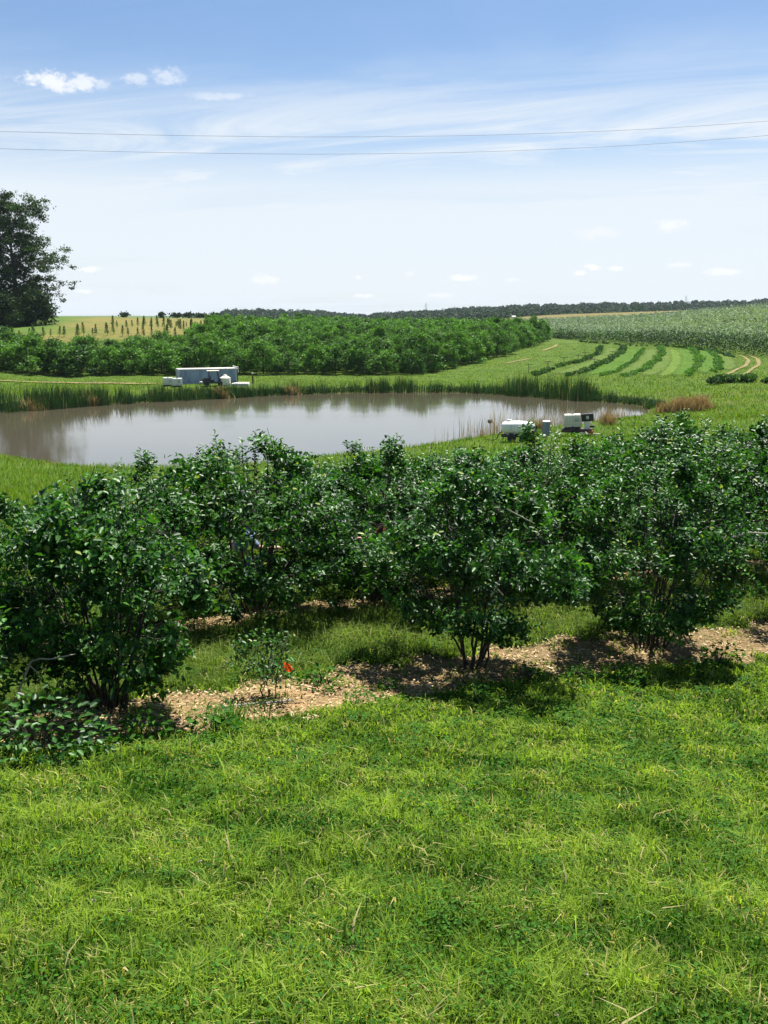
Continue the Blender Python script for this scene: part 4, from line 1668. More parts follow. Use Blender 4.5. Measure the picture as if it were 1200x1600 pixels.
# ---------------------------------------------------------------- fields on the right
def ribbon(name, pix, w, mat, lift, kind='structure', n=60, taper=True):
    P = np.array([gpix(a, b)[:2] for a, b in pix])
    P = spl(P, n)
    T = unit(np.gradient(P, axis=0))
    Nn = np.stack([-T[:, 1], T[:, 0]], 1)
    ww = w * (1 + .22 * wob(P[:, 0] * 1.0, P[:, 1], 9.0, 3) + .15 * wob(P[:, 0], P[:, 1], 2.5, 1)) * .5
    if taper:
        ww = ww * np.clip(np.minimum(np.arange(n), np.arange(n)[::-1]) / 5 + .15, 0, 1)
    cols = np.linspace(-1, 1, 5)
    G = P[:, None] + Nn[:, None] * ww[:, None, None] * cols[None, :, None]
    X, Y = G[..., 0].ravel(), G[..., 1].ravel()
    z = ground(X, Y) + lift
    i = (np.arange(n - 1)[:, None] * 5 + np.arange(4)[None]).ravel()
    q = np.stack([i, i + 1, i + 6, i + 5], 1)
    ed = np.tile(1 - np.abs(cols), n) * np.repeat(np.clip(np.minimum(np.arange(n), np.arange(n)[::-1]) / 8, 0, 1), 5)
    o = obj(name, mesh_np(name, np.stack([X, Y, z], 1), [q], mat, ed, True))
    o['kind'] = kind
    return o


def mat_soil(name, c1, c2, c3, s=.6):
    m, t, out = new_mat(name)
    c1, c2, c3 = (tuple(v * .8 for v in c) for c in (c1, c2, c3))
    co = t.n('ShaderNodeNewGeometry').outputs['Position']
    n1, n2 = t.noise(co, s, 5, .65), t.noise(co, s * 9, 4, .7)
    col = t.mix(t.smooth(n1, .35, .65), c1, c2)
    col = t.mix(t.smooth(n2, .55, .75), col, c3)
    p = principled(t, col, .95, 0, .1, bump(t, n2, .6, .05))
    # worn, broken edges: the strip thins out among the grass
    ed = t.n('ShaderNodeAttribute', attribute_name='tint').outputs['Fac']
    n3 = t.noise(co, s * 3.2, 5, .7)
    al = t.smooth(t.m('ADD', t.m('MULTIPLY', ed, 1.5), t.m('MULTIPLY', t.m('SUBTRACT', n3, .5), 2.2)), .05, .75)
    tr = t.n('ShaderNodeBsdfTransparent')
    mx = t.n('ShaderNodeMixShader')
    t.put(mx.inputs[0], al)
    t.t.links.new(tr.outputs[0], mx.inputs[1])
    t.t.links.new(p.outputs[0], mx.inputs[2])
    t.t.links.new(mx.outputs[0], out.inputs['Surface'])
    return m


DIRT = mat_soil('dirt', (.25, .20, .095), (.18, .165, .06), (.10, .135, .03))
MOWN_D = mat_soil('mown_dark', (.054, .128, .010), (.072, .142, .013), (.095, .16, .016), .3)
MOWN_L = mat_soil('mown_light', (.105, .17, .02), (.085, .15, .018), (.13, .175, .03), .3)
BARE = mat_soil('dry_alley', (.095, .14, .025), (.075, .135, .018), (.125, .15, .04), .4)

FIELD = [(832, 586), (867, 574), (910, 565), (943, 551), (958, 541)]
rowA = [(834, 587), (867, 576), (908, 566), (934, 554), (938, 543)]
rowB = [(889, 588), (917, 581), (948, 567), (970, 553), (976, 542)]
rowC = [(936, 588), (965, 581), (986, 568), (1000, 554), (1006, 545)]
rowD = [(976, 589), (1006, 578), (1028, 562), (1034, 550), (1030, 543)]
rowE = [(1030, 591), (1050, 577), (1057, 563), (1055, 552), (1048, 545)]
rowF = [(1074, 588), (1090, 573), (1092, 560), (1086, 550), (1078, 545)]
rowG = [(1120, 582), (1124, 571), (1121, 560), (1112, 552), (1102, 547)]
rowH = [(990, 541), (1030, 541), (1080, 545), (1120, 551), (1148, 559)]


def mid(a, b, f=.5):
    return [(p[0] * (1 - f) + q[0] * f, p[1] * (1 - f) + q[1] * f) for p, q in zip(a, b)]


ribbon('mown_alley', mid(rowB, rowC, .45), 5.0, MOWN_D, .06)
ribbon('mown_alley', mid(rowC, rowD, .5), 3.0, BARE, .06)
ribbon('mown_alley', mid(rowD, rowE, .45), 3.4, BARE, .06)
ribbon('mown_alley', mid(rowE, rowF, .5), 5.4, MOWN_D, .06)
ribbon('mown_alley', mid(rowF, rowG, .52), 4.4, MOWN_D, .06)
ribbon('mown_alley', mid(rowA, rowB, .5), 3.2, BARE, .06)
ribbon('mown_alley', rowE, 2.2, MOWN_L, .075)
ribbon('mown_alley', mid(rowG, [(1150, 578), (1150, 570), (1145, 562), (1138, 557), (1130, 553)], .6), 3.0, BARE, .06)
ribbon('dirt_track', [(1070, 595), (1110, 592), (1140, 584), (1164, 573), (1170, 564), (1160, 557), (1146, 553)], .8, DIRT, .09)
ribbon('dirt_track', [(1150, 591), (1172, 580), (1186, 570), (1184, 562), (1172, 556), (1158, 552)], .8, DIRT, .09)
ribbon('dirt_patch', [(786, 569), (806, 565), (822, 562), (836, 561)], 1.1, DIRT, .09)
ribbon('dirt_patch', [(846, 549), (858, 545), (868, 541), (871, 538)], 1.2, DIRT, .09)
ribbon('gravel_path', [(-60, 595), (30, 597), (100, 598.5), (180, 599.5), (262, 600)], 1.7, DIRT, .12)
ribbon('gravel_path', [(395, 598), (370, 597.5), (350, 598)], 1.4, DIRT, .12)


def crop_row(pix, w, h, mat, label, seed, n=2600, step=None, size=.30, name='crop_row', gap=.5):
    rng = np.random.RandomState(seed)
    P = spl(np.array([gpix(a, b)[:2] for a, b in pix]), 300)
    L = np.sum(np.linalg.norm(np.diff(P, axis=0), axis=1))
    nb = int(L / (step or .9))
    k = np.linspace(0, 298, nb).astype(int)
    ctr = P[k] + rng.normal(0, w * .16, (nb, 2))
    keep = rng.uniform(0, 1, nb) > .45 * gap
    ctr = ctr[keep]
    nb = len(ctr)
    cz = ground(ctr[:, 0], ctr[:, 1])
    sc = rng.uniform(.35, 1.2, nb)
    per = max(8, n // nb)
    u = unit(rng.normal(0, 1, (nb * per, 3))) * rng.uniform(.3, 1, (nb * per, 1)) ** .5
    C = np.repeat(np.stack([ctr[:, 0], ctr[:, 1], cz], 1), per, 0)
    s = np.repeat(sc, per)[:, None]
    Q = C + u * np.array([w * .55, w * .55, h * .5]) * s + np.array([0, 0, h * .5]) * s
    m_ = len(Q)
    V, q = diamonds_np(Q, rng.normal(0, 1, (m_, 3)), rng.normal(0, .8, (m_, 3)) + np.array([0, 0, .6]), size * rng.uniform(.6, 1.3, m_), size * .65 * rng.uniform(.7, 1.2, m_))
    o = obj(name, mesh_np(name, V, [q], mat, np.repeat(np.clip(np.repeat(rng.uniform(.2, .8, nb), per) + rng.normal(0, .2, m_), 0, 1), 4)))
    tag(o, label, 'crop row', 'curved crop rows beyond the pond', 'stuff')
    return o


crop_row(rowA, 1.1, .62, M['crop_leaf'], 'dark trellised crop row, leftmost of the curved rows beyond the pond', 1, 5200)
crop_row(rowB, 1.2, .65, M['crop_leaf'], 'dark trellised crop row, second from the left of the curved rows', 2, 5200)
crop_row(rowC, .9, .40, M['lime_leaf'], 'thin light green crop row, third from the left of the curved rows', 3, 3000)
crop_row(rowD, 1.3, .5, M['lime_leaf'], 'full light green crop row in the middle of the curved rows', 4, 4200)
crop_row(rowF, 1.4, .5, M['lime_leaf'], 'full light green crop row, second from the right of the curved rows', 5, 4200)
crop_row(rowG, 1.2, .45, M['lime_leaf'], 'short light green crop row, rightmost of the curved rows by the dirt track', 6, 3600)
crop_row([(905, 534), (940, 537)] + rowH, 1.1, .6, M['crop_leaf'], 'crop row closing off the upper ends of the curved rows', 7, 4000)


def trellis(px, py, label, h=1.35):
    p = gpix(px, py)
    o = empty('trellis_post', p, .15)
    tag(o, label, 'post', 'trellis posts in the curved crop rows')
    MB().tube([(0, 0, -.3), (0, 0, h)], .05, 6).build('post', POSTW, o)
    MB().box((0, 0, h - .12), (1.25, .07, .08)).build('crossarm', POSTW, o)


POSTW = mat_plain('post_wood', (.10, .075, .055), (.15, .12, .09), rough=.9, scale=8)
for a in [(826, 583, 'T shaped trellis post, first from the left, at the pond end of the crop rows'),
          (856, 578, 'T shaped trellis post, second from the left in the dark crop row'),
          (881, 571, 'T shaped trellis post, third from the left in the dark crop row'),
          (903, 567, 'T shaped trellis post, fourth from the left in the dark crop row'),
          (914, 562, 'T shaped trellis post, fifth from the left in the dark crop row'),
          (928, 574, 'T shaped trellis post in the second dark crop row'),
          (957, 561, 'T shaped trellis post at the upper bend of the second dark crop row'),
          (973, 549, 'T shaped trellis post at the far end of the second dark crop row')]:
    trellis(*a)


def berry_field():
    """grey-green berry rows climbing the right hillside, tall rows along their lower edge with shade put into the leaf colour"""
    rng = np.random.RandomState(91)
    lowp = spl(np.array([gpix(a, b)[:2] for a, b in [(866, 529), (905, 532), (960, 535), (1020, 539), (1080, 545), (1140, 551), (1215, 560), (1290, 568)]]), 120)
    hip = spl(np.array([pxY(a, b) for a, b in [(800, 480), (860, 470), (930, 465), (1010, 455), (1080, 450), (1150, 440), (1215, 425), (1300, 410)]]), 120)
    parts_g, parts_d, parts_h = [], [], []
    rows = 62
    for r in range(rows):
        f = (r / (rows - 1)) ** 1.15
        P = lowp * (1 - f) + hip * f
        L = np.sum(np.linalg.norm(np.diff(P, axis=0), axis=1))
        step = 1.2 + 1.3 * f
        nb = int(L / step)
        t = np.linspace(0, 119, nb) + rng.normal(0, .15, nb)
        t = np.clip(t, 0, 119)
        c = np.stack([np.interp(t, np.arange(120), P[:, k]) for k in range(2)], 1) + rng.normal(0, .25, (nb, 2))
        frac = t / 119
        # shade on some row edges is put into the leaf colour below
        z = ground(c[:, 0], c[:, 1])
        tall = r < 3
        hgt = np.interp(r, [0, 3, 7, 40], [3.4, 3.2, 2.2, 1.5]) * rng.uniform(.8, 1.15, nb)
        if r < 4:
            hgt = hgt * np.interp(frac, [0, .3, .7, 1], [.45, .75, 1.1, 1.3])
        per = 34 if r < 5 else 16 if r < 6 else 9
        u = unit(rng.normal(0, 1, (nb * per, 3))) * rng.uniform(.4, 1, (nb * per, 1)) ** .5
        C = np.repeat(np.stack([c[:, 0], c[:, 1], z], 1), per, 0)
        hh = np.repeat(hgt, per)[:, None]
        Q = C + u * np.concatenate([np.full_like(hh, 1.0 + .3 * f), np.full_like(hh, 1.0 + .3 * f), hh * .5], 1) + np.concatenate([hh * 0, hh * 0, hh * .5], 1)
        m_ = len(Q)
        sz = .36 + .38 * f
        V, q = diamonds_np(Q, rng.normal(0, 1, (m_, 3)), rng.normal(0, .7, (m_, 3)) + np.array([0, 0, .8]), sz * rng.uniform(.6, 1.3, m_), sz * .7 * rng.uniform(.7, 1.2, m_))
        fr = np.repeat(frac, per)
        # greyer towards the top and the left, greener at lower right
        greyness = np.clip(np.interp(f, [0, .08, .22, 1], [0, .35, .92, 1.2]) - .55 * (fr - .55) * (1.1 - f) * 2 + rng.normal(0, .16, m_), 0, 1)
        isd = rng.uniform(0, 1, m_) > greyness
        shade_line = (np.abs(f - (.36 - .10 * fr)) < .012) & (fr > .18) & (fr < .5)  # darkest leaves stand in for shaded row edges
        shade_line |= (np.abs(f - (.72 - .22 * fr)) < .012) & (fr > .55) & (fr < .95)
        V4 = V.reshape(-1, 4, 3)
        tn = np.clip(.5 + .3 * np.repeat(rng.normal(0, .5, nb), per) + rng.normal(0, .2, m_), 0, 1)
        isd = isd | shade_line
        for sel, arr in (((isd & ~shade_line, parts_d), (~isd, parts_g), (shade_line, parts_h)) if r > 4 else (((fr > .35) | (r < 2), parts_h), (~((fr > .35) | (r < 2)), parts_d))):  # lowest rows take darker leaves, painting in their shaded side
            if sel.any():
                vv = V4[sel].reshape(-1, 3)
                arr.append((vv, np.arange(len(vv)).reshape(-1, 4), np.repeat(np.where(shade_line[sel], 0, tn[sel]), 4)))
    V, q, ti = merge(parts_g)
    tag(obj('berry_field', mesh_np('berry_field', V, [q], M['grey_crop'], ti)), 'pale grey green berry rows covering the hillside at the right', 'crop', None, 'stuff')
    V, q, ti = merge(parts_d)
    tag(obj('berry_hedge', mesh_np('berry_hedge', V, [q], M['crop_leaf'], ti)), 'darker green berry rows along the lower part of the right hillside', 'crop', None, 'stuff')
    V, q, ti = merge(parts_h)
    tag(obj('shade_tinted_hedge', mesh_np('shade_tinted_hedge', V, [q], M['oak_leaf'], ti)), 'hedge like row of tall bushes along the foot of the right hillside, leaves darkened to paint its shade', 'hedge', None, 'stuff')


berry_field()
crop_row([(1112, 600), (1150, 597), (1190, 597), (1225, 600)], 1.8, 1.0, M['crop_leaf'], 'dark low hedge of bushes at the right edge below the dirt track', 17, 4200, .8, .3, 'hedge_row', 0)
crop_row([(640, 503), (700, 500), (760, 497.5), (800, 495.5)], 6, 6.0, M['far_wood'], 'row of dark trees behind the top of the orchard', 18, 3600, 5.0, 1.5, 'tree_row', 0)


# ---------------------------------------------------------------- pond-side things
WHITEP = mat_plain('white_poly', (.80, .79, .74), (.70, .69, .63), rough=.45, scale=2.5)
CREAMP = mat_plain('cream_poly', (.74, .71, .58), (.64, .61, .48), rough=.5, scale=3)
GALV = mat_plain('galvanised', (.45, .46, .47), (.35, .36, .37), rough=.45, metal=.7, scale=10)
DARKM = mat_plain('dark_metal', (.025, .025, .027), (.05, .045, .04), rough=.6, scale=5)
RUBBER = mat_plain('rubber', (.02, .02, .02), (.035, .033, .03), rough=.85, scale=8)
WOODD = mat_plain('dark_timber', (.055, .035, .028), (.10, .065, .05), rough=.85, scale=4, streak=(1, 6, 6), bmp=.3)
REDP = mat_plain('red_paint', (.42, .045, .025), (.28, .03, .02), rough=.55, scale=6)
BLACKP = mat_plain('black_panel', (.012, .012, .016), (.02, .02, .025), rough=.5, scale=6)
BLUEW = mat_plain('faded_blue', (.27, .35, .45), (.17, .24, .34), rough=.6, scale=1.6, streak=(1, 1, .35), c3=(.30, .26, .24))
PALEW = mat_plain('pale_blue', (.46, .52, .58), (.38, .44, .50), rough=.6, scale=2)
ROOFW = mat_plain('roof_pale', (.62, .61, .57), (.50, .44, .38), rough=.6, scale=1.5)
TANR = mat_plain('tan_roof', (.62, .50, .38), (.52, .40, .30), rough=.6, scale=3)
NAVY = mat_plain('navy_body', (.020, .035, .075), (.035, .05, .09), rough=.4, scale=4)
GREYP = mat_plain('grey_plastic', (.22, .26, .31), (.17, .20, .25), rough=.55, scale=5)
CONC = mat_plain('concrete', (.62, .60, .55), (.50, .48, .43), rough=.9, scale=3, bmp=.2)


def face_cam(p):
    return math.atan2(-p[0], p[1])


def tote(px, py, Y, rz, label, plastic=None, tilt=0.0, loc=None):
    """caged bulk container: bottle, bar cage, pallet, lid, valve"""
    p = loc if loc is not None else on_ground(px, Y)
    o = empty('caged_tote', p, rz)
    o.rotation_euler = (0, tilt, rz)
    tag(o, label, 'tote')
    w, d, h = 1.16, .98, .92
    pl = plastic or WHITEP
    bt = MB().box((0, 0, .15 + h / 2), (w, d, h), bev=.07).build('bottle', pl, o, True)
    MB().lathe([(.11, 0), (.11, .05), (.09, .06)], (0, 0, .15 + h - .005), 14).build('lid', DARKM, bt, True)
    b = MB()
    for i in range(7):
        x = -w / 2 - .012 + i * (w + .024) / 6
        for y in (-d / 2 - .014, d / 2 + .014):
            b.tube([(x, y, .12), (x, y, .15 + h + .01)], .009, 5)
    for i in range(6):
        y = -d / 2 + i * d / 5
        for x in (-w / 2 - .016, w / 2 + .016):
            b.tube([(x, y, .12), (x, y, .15 + h + .01)], .009, 5)
    for z in (.18, .40, .62, .84, .15 + h + .012):
        for y in (-d / 2 - .026, d / 2 + .026):
            b.tube([(-w / 2 - .03, y, z), (w / 2 + .03, y, z)], .009, 5)
        for x in (-w / 2 - .028, w / 2 + .028):
            b.tube([(x, -d / 2 - .03, z), (x, d / 2 + .03, z)], .009, 5)
    b.build('cage', GALV, o)
    b = MB()
    for y in (-.4, 0, .4):
        b.box((0, y, .055), (w, .10, .11))
    for x in (-.5, -.25, 0, .25, .5):
        b.box((x, 0, .125), (.12, d + .04, .03))
    b.build('pallet', WOODD, o)
    MB().box((.28, -d / 2 - .034, .66), (.34, .006, .24)).build('label_plate', GALV, o)
    MB().tube([(0, -d / 2, .24), (0, -d / 2 - .1, .24), (0, -d / 2 - .13, .20)], .035, 8).build('valve', DARKM, o, True)
    return o


def wheel(parent, c, r, w, axis='Y'):
    t = MB().lathe([(r * .55, -w / 2), (r * .92, -w / 2), (r, -w * .3), (r, w * .3), (r * .92, w / 2), (r * .55, w / 2)], c, 20, axis).build('tyre', RUBBER, parent, True)
    MB().lathe([(.05, -w * .4), (r * .56, -w * .38), (r * .56, w * .38), (.05, w * .4)], c, 16, axis).build('rim', GALV, t, True)


def container():
    p = on_ground(329, 123.0)
    p = (p[0], p[1], p[2] - .05)
    o = empty('storage_container', p, face_cam(p) + R(9))
    tag(o, 'long faded blue storage container standing on the far bank before the orchard', 'container')
    L, D, Hh = 7.6, 2.35, 1.98
    b = MB()
    # corrugated long side towards the pond, and the far one
    for y, sg in ((-D / 2, -1), (D / 2, 1)):
        n = 30
        pts = []
        for i in range(n):
            x0 = -L / 2 + .1 + (L - .2) * i / n
            dx = (L - .2) / n
            pts += [(x0, 0), (x0 + dx * .3, 0), (x0 + dx * .5, .045), (x0 + dx * .8, .045)]
        pts.append((L / 2 - .1, 0))
        lo = [b.b.verts.new((x, y - sg * q, .16)) for x, q in pts]
        hi = [b.b.verts.new((x, y - sg * q, Hh - .1)) for x, q in pts]
        for i in range(len(pts) - 1):
            b.b.faces.new((lo[i], lo[i + 1], hi[i + 1], hi[i]))
    b.build('side_wall', BLUEW, o)
    b = MB()
    for i in range(2):
        b.box((-L / 2 + .03, -D / 4 + i * D / 2, Hh / 2 + .03), (.05, D / 2 - .1, Hh - .3))
    dr = b.build('end_door', PALEW, o)
    b = MB()
    for y in (-.75, -.25, .25, .75):
        b.tube([(-L / 2 - .03, y, .2), (-L / 2 - .03, y, Hh - .2)], .02, 6)
    b.build('lock_bar', GALV, dr)
    MB().box((L / 2 - .03, 0, Hh / 2 + .03), (.05, D - .2, Hh - .3)).build('end_wall', PALEW, o)
    b = MB()
    b.box((0, 0, Hh - .035), (L - .02, D - .02, .05))
    for i in range(14):
        b.box((-L / 2 + .3 + i * (L - .6) / 13, 0, Hh - .006), (.16, D - .25, .014))
    b.build('roof', ROOFW, o)
    for sx in (-1, 1):
        for sy in (-1, 1):
            MB().box((sx * (L / 2 - .06), sy * (D / 2 - .02), Hh / 2), (.14, .12, Hh)).build('corner_post', PALEW, o)
    for sy in (-1, 1):
        MB().box((0, sy * (D / 2 - .01), .10), (L - .26, .10, .14)).build('bottom_rail', PALEW, o)
        MB().box((0, sy * (D / 2 - .005), Hh - .06), (L - .26, .10, .12)).build('top_rail', ROOFW, o)


container()
tote(270, 0, 118.3, .25, 'white caged tote with dark pallet, left of the pair beside the blue container')
tote(284, 0, 116.6, .1, 'white caged tote nearer the reeds, right of the pair beside the blue container')


def utility_cart():
    p = on_ground(339, 116.8)
    o = empty('utility_cart', p, face_cam(p) + .12)
    tag(o, 'dark blue utility cart with tan roof parked before the blue container', 'cart')
    MB().box((0, 0, .48), (2.5, 1.25, .22), bev=.04).build('chassis', NAVY, o)
    MB().box((.95, 0, .78), (.62, 1.2, .40), bev=.08).build('hood', NAVY, o)
    b = MB()
    b.box((-.85, 0, .68), (.95, 1.3, .06))
    b.box((-.85, -.63, .80), (.95, .05, .28))
    b.box((-.85, .63, .80), (.95, .05, .28))
    b.box((-1.30, 0, .80), (.05, 1.2, .28))
    b.build('cargo_bed', DARKM, o)
    st = MB().box((-.15, 0, .70), (.5, 1.1, .18), bev=.04).build('seat', DARKM, o)
    MB().box((-.40, 0, 1.02), (.12, 1.1, .5), rot=(0, -.15, 0), bev=.04).build('backrest', DARKM, st)
    for y in (-.58, .58):
        MB().tube([(-.48, y, .6), (-.50, y, 1.86)], .03, 6).build('roof_post', DARKM, o)
        MB().tube([(.78, y, .85), (.52, y, 1.86)], .03, 6).build('roof_post', DARKM, o)
    MB().box((.655, 0, 1.38), (.015, 1.1, .92), rot=(0, -.25, 0)).build('windscreen', mat_plain('tinted_screen', (.03, .05, .08), (.04, .06, .09), rough=.15), o)
    MB().box((-.49, 0, 1.33), (.02, 1.1, 1.0)).build('rear_panel', mat_plain('blue_sheet', (.03, .06, .13), (.04, .08, .16), rough=.5), o)
    MB().box((.02, 0, 1.90), (1.5, 1.38, .08), bev=.03).build('roof', TANR, o)
    for x in (-.85, .9):
        for y in (-.66, .66):
            wheel(o, (x, y, .30), .30, .22)
    MB().tube([(.55, -.3, .9), (.35, -.3, 1.15)], .02, 6).build('steering_column', DARKM, o)


utility_cart()


def cone_tank():
    p = on_ground(357.5, 117.0)
    o = empty('poly_tank', p)
    tag(o, 'cream round tank with cone top right of the utility cart', 'tank')
    b = MB().lathe([(.62, 0), (.66, .05), (.66, .30), (.67, .33), (.66, .36), (.66, .68), (.67, .71), (.66, .74), (.66, 1.0), (.60, 1.05), (.24, 1.26), (.24, 1.32), (.20, 1.34)], (0, 0, 0), 28)
    t = b.build('tank_body', CREAMP, o, True)
    MB().lathe([(.19, 0), (.19, .05), (.05, .08)], (0, 0, 1.345), 16).build('lid', WHITEP, o, True)


cone_tank()


def slab():
    p = on_ground(381, 117.6)
    o = empty('concrete_pad', (p[0], p[1], p[2]))
    tag(o, 'pale flat concrete pad right of the cream tank', 'pad')
    MB().box((0, 0, .12), (2.1, 1.7, .36), bev=.03).build('slab', CONC, o)
    MB().box((0.1, 0, .325), (1.7, 1.3, .05), bev=.01).build('cover', WHITEP, o)


slab()


def standpipe():
    p = on_ground(376.3, 118.6)
    o = empty('standpipe', p)
    tag(o, 'dark standpipe with white bent outlet at the right end of the blue container', 'pipe')
    MB().tube([(0, 0, -.3), (0, 0, 1.15), (0, 0, 2.0)], .075, 8).build('riser', DARKM, o)
    MB().tube([(0, 0, 2.0), (-.1, 0, 2.2), (-.34, 0, 2.30), (-.55, 0, 2.42)], .07, 8).build('outlet', WHITEP, o, True)
    MB().tube([(.12, 0, 1.6), (.12, 0, 2.28), (-.05, 0, 2.32)], .04, 8).build('vent_pipe', WHITEP, o, True)
    p = on_ground(399.5, 121)
    o = empty('marker_post', p)
    tag(o, 'short dark post with white cap standing alone right of the blue container', 'post')
    MB().tube([(0, 0, -.3), (0, 0, 1.25)], .09, 8).build('post', WOODD, o)
    MB().lathe([(.11, 0), (.12, .12), (.08, .24)], (0, 0, 1.25), 12).build('cap', WHITEP, o)
    p = on_ground(352.5, 119.5)
    o = empty('water_pump', p)
    tag(o, 'low dark pump on a pale base left of the utility cart', 'pump')
    MB().box((-2.1, 0, .28), (1.5, .7, .16), bev=.02).build('base', CONC, o)
    b = MB().box((-2.1, 0, .48), (.7, .45, .26), bev=.05)
    b.lathe([(.14, -.5), (.16, -.3), (.16, .1), (.1, .2)], (-2.0, 0, .52), 12, 'X')
    b.build('motor', DARKM, o)


standpipe()


def leg_tank():
    g = gpix(806, 690)
    Y = g[1]
    k = Y / F / .985
    p = np.array([(807 - 600) * k, Y, gz((807 - 600) * k, Y)])
    o = empty('farm_trailer', p, face_cam(p))
    tag(o, 'low dark trailer carrying the white tank at the water edge', 'trailer')
    b = MB()
    for y in (-.45, .45):
        b.box((0, y, .42), (2.3, .09, .12))
    for x in (-1.0, -.35, .35, 1.0):
        b.box((x, 0, .42), (.08, .82, .10))
    b.build('frame', DARKM, o)
    b = MB()
    for y in (-.36, -.12, .12, .36):
        b.box((0, y, .505), (2.0, .2, .045))
    b.build('deck', WOODD, o)
    for y in (-.62, .62):
        for x in (-.42, .42):
            wheel(o, (x, y, .31), .31, .2)
    MB().tube([(1.1, 0, .40), (1.7, 0, .36), (2.0, 0, .30)], .04, 6).build('drawbar', DARKM, o)
    MB().lathe([(.09, -.18), (.09, .18)], (1.72, -.1, .45), 12, 'X').build('hitch_jack', WHITEP, o)
    t = empty('leg_tank', (p[0], p[1], p[2] + .535), face_cam(p))
    tag(t, 'white low oval water tank on the dark trailer at the water edge', 'tank')
    # lofted body: flat elliptical sections along x
    b = MB()
    secs = [(-1.16, .12, .16), (-1.10, .34, .30), (-.98, .46, .375), (-.6, .54, .43), (0, .56, .46), (.6, .54, .43), (.98, .46, .375), (1.10, .34, .30), (1.16, .12, .16)]
    rings = []
    for x, ry, rz in secs:
        ring = []
        for i in range(24):
            a = 2 * math.pi * i / 24
            ca, sa = math.cos(a), math.sin(a)
            e = .75
            ring.append(b.b.verts.new((x, ry * math.copysign(abs(ca) ** e, ca), .46 + rz * math.copysign(abs(sa) ** e, sa))))
        rings.append(ring)
    for r0, r1 in zip(rings, rings[1:]):
        for i in range(24):
            b.b.faces.new((r0[i], r0[(i + 1) % 24], r1[(i + 1) % 24], r1[i]))
    b.b.faces.new(rings[0][::-1])
    b.b.faces.new(rings[-1])
    b.build('tank_body', WHITEP, t, True)
    MB().lathe([(.17, -.06), (.17, .05), (.15, .08), (.05, .1)], (-.62, 0, .92), 16).build('lid', WHITEP, t, True)
    for x in (-.7, -.25, .25, .7):
        MB().box((x, 0, .03), (.14, .9, .06)).build('leg', CREAMP, t)
    b = MB()
    for x in (-.46, .46):
        pts = [(x, .575 * math.cos(a), .46 + .475 * math.sin(a)) for a in np.linspace(-.3, math.pi + .3, 15)]
        b.tube(pts, .012, 5)
    b.build('strap', GALV, t)
    MB().tube([(-1.05, -.1, .16), (-1.3, -.15, .05), (-1.45, -.1, -.35), (-1.7, .2, -.50), (-2.3, .6, -.52)], .035, 8).build('hose', RUBBER, t, True)


leg_tank()


def drum():
    g = gpix(853, 681)
    o = empty('drum', g)
    tag(o, 'blue grey drum with pale lid standing between the white tank and caged tote', 'drum')
    MB().lathe([(.28, 0), (.30, .02), (.29, .06), (.29, .34), (.305, .36), (.29, .38), (.29, .68), (.305, .70), (.29, .72), (.29, 1.02), (.30, 1.05)], (0, 0, 0), 24).build('barrel', GREYP, o, True)
    MB().lathe([(.31, 0), (.31, .05), (.25, .10), (.08, .12)], (0, 0, 1.045), 24).build('lid', mat_plain('lid_pale', (.60, .62, .62), (.52, .54, .55), rough=.5), o, True)


drum()


def tote_trailer():
    g = gpix(903, 681)
    o = empty('flatbed_trailer', g, face_cam(g) - .05)
    tag(o, 'weathered dark timber trailer with red end under the caged tote', 'trailer')
    for i in range(6):
        MB().box((-.1, -.55 + i * .22, .50), (2.2, .20, .05)).build('deck_plank', WOODD, o)
    b = MB()
    b.box((-.1, -.66, .40), (2.2, .10, .16))
    b.box((-.1, .66, .40), (2.2, .10, .16))
    for x in (-1.0, 0, .8):
        b.box((x, 0, .38), (.10, 1.2, .12))
    b.build('frame', WOODD, o)
    for y in (-.74, .74):
        wheel(o, (-.2, y, .28), .28, .18)
    MB().box((.86, -.3, .34), (.36, .9, .30), rot=(0, .1, .2), bev=.02).build('end_box', REDP, o)
    MB().box((.55, -.82, .30), (.7, .09, .07), rot=(0, .05, .1)).build('side_bar', CONC, o)
    MB().box((1.30, -.5, .24), (.62, .14, .09), rot=(0, .05, .1)).build('tongue', CONC, o)
    rot = o.rotation_euler.z
    lo = Matrix.Translation(g) @ Matrix.Rotation(rot, 4, 'Z')
    tt = lo @ Vector((-.42, 0, .53))
    tote(0, 0, 0, rot + .08, 'cream caged tote standing tilted on the dark timber trailer at the water edge', CREAMP, -.05, loc=tt)
    bb = lo @ Vector((.72, -.1, .525))
    e = empty('control_box', bb, rot - .05)
    e.rotation_euler = (0, -.09, rot - .03)
    tag(e, 'black box panel with small white sticker on a cream stand beside the caged tote', 'box')
    MB().box((0, .1, .88), (.86, .5, .56), bev=.02).build('box_body', BLACKP, e)
    MB().box((.02, -.157, .90), (.17, .012, .22)).build('sticker', WHITEP, e)
    b = MB()
    b.box((.02, -.166, .90), (.05, .004, .12))
    b.build('sticker_mark', BLACKP, e)
    MB().box((-.05, .1, .31), (.40, .45, .58)).build('stand', CREAMP, e)
    MB().box((.32, .1, .19), (.32, .40, .14)).build('motor', DARKM, e)


tote_trailer()


def stick_float():
    p = on_plane(765, 681, WATER - .05)
    o = empty('float_on_stick', p)
    tag(o, 'dark round float on a thin stick among the dry reeds', 'float')
    MB().tube([(0, 0, -.5), (.02, 0, .6), (0, 0, 1.15)], .018, 6).build('stick', WOODD, o)
    MB().lathe([(.03, 0), (.14, .05), (.19, .16), (.19, .24), (.12, .33), (.04, .36)], (0, 0, .98), 16).build('float_body', DARKM, o, True)


stick_float()


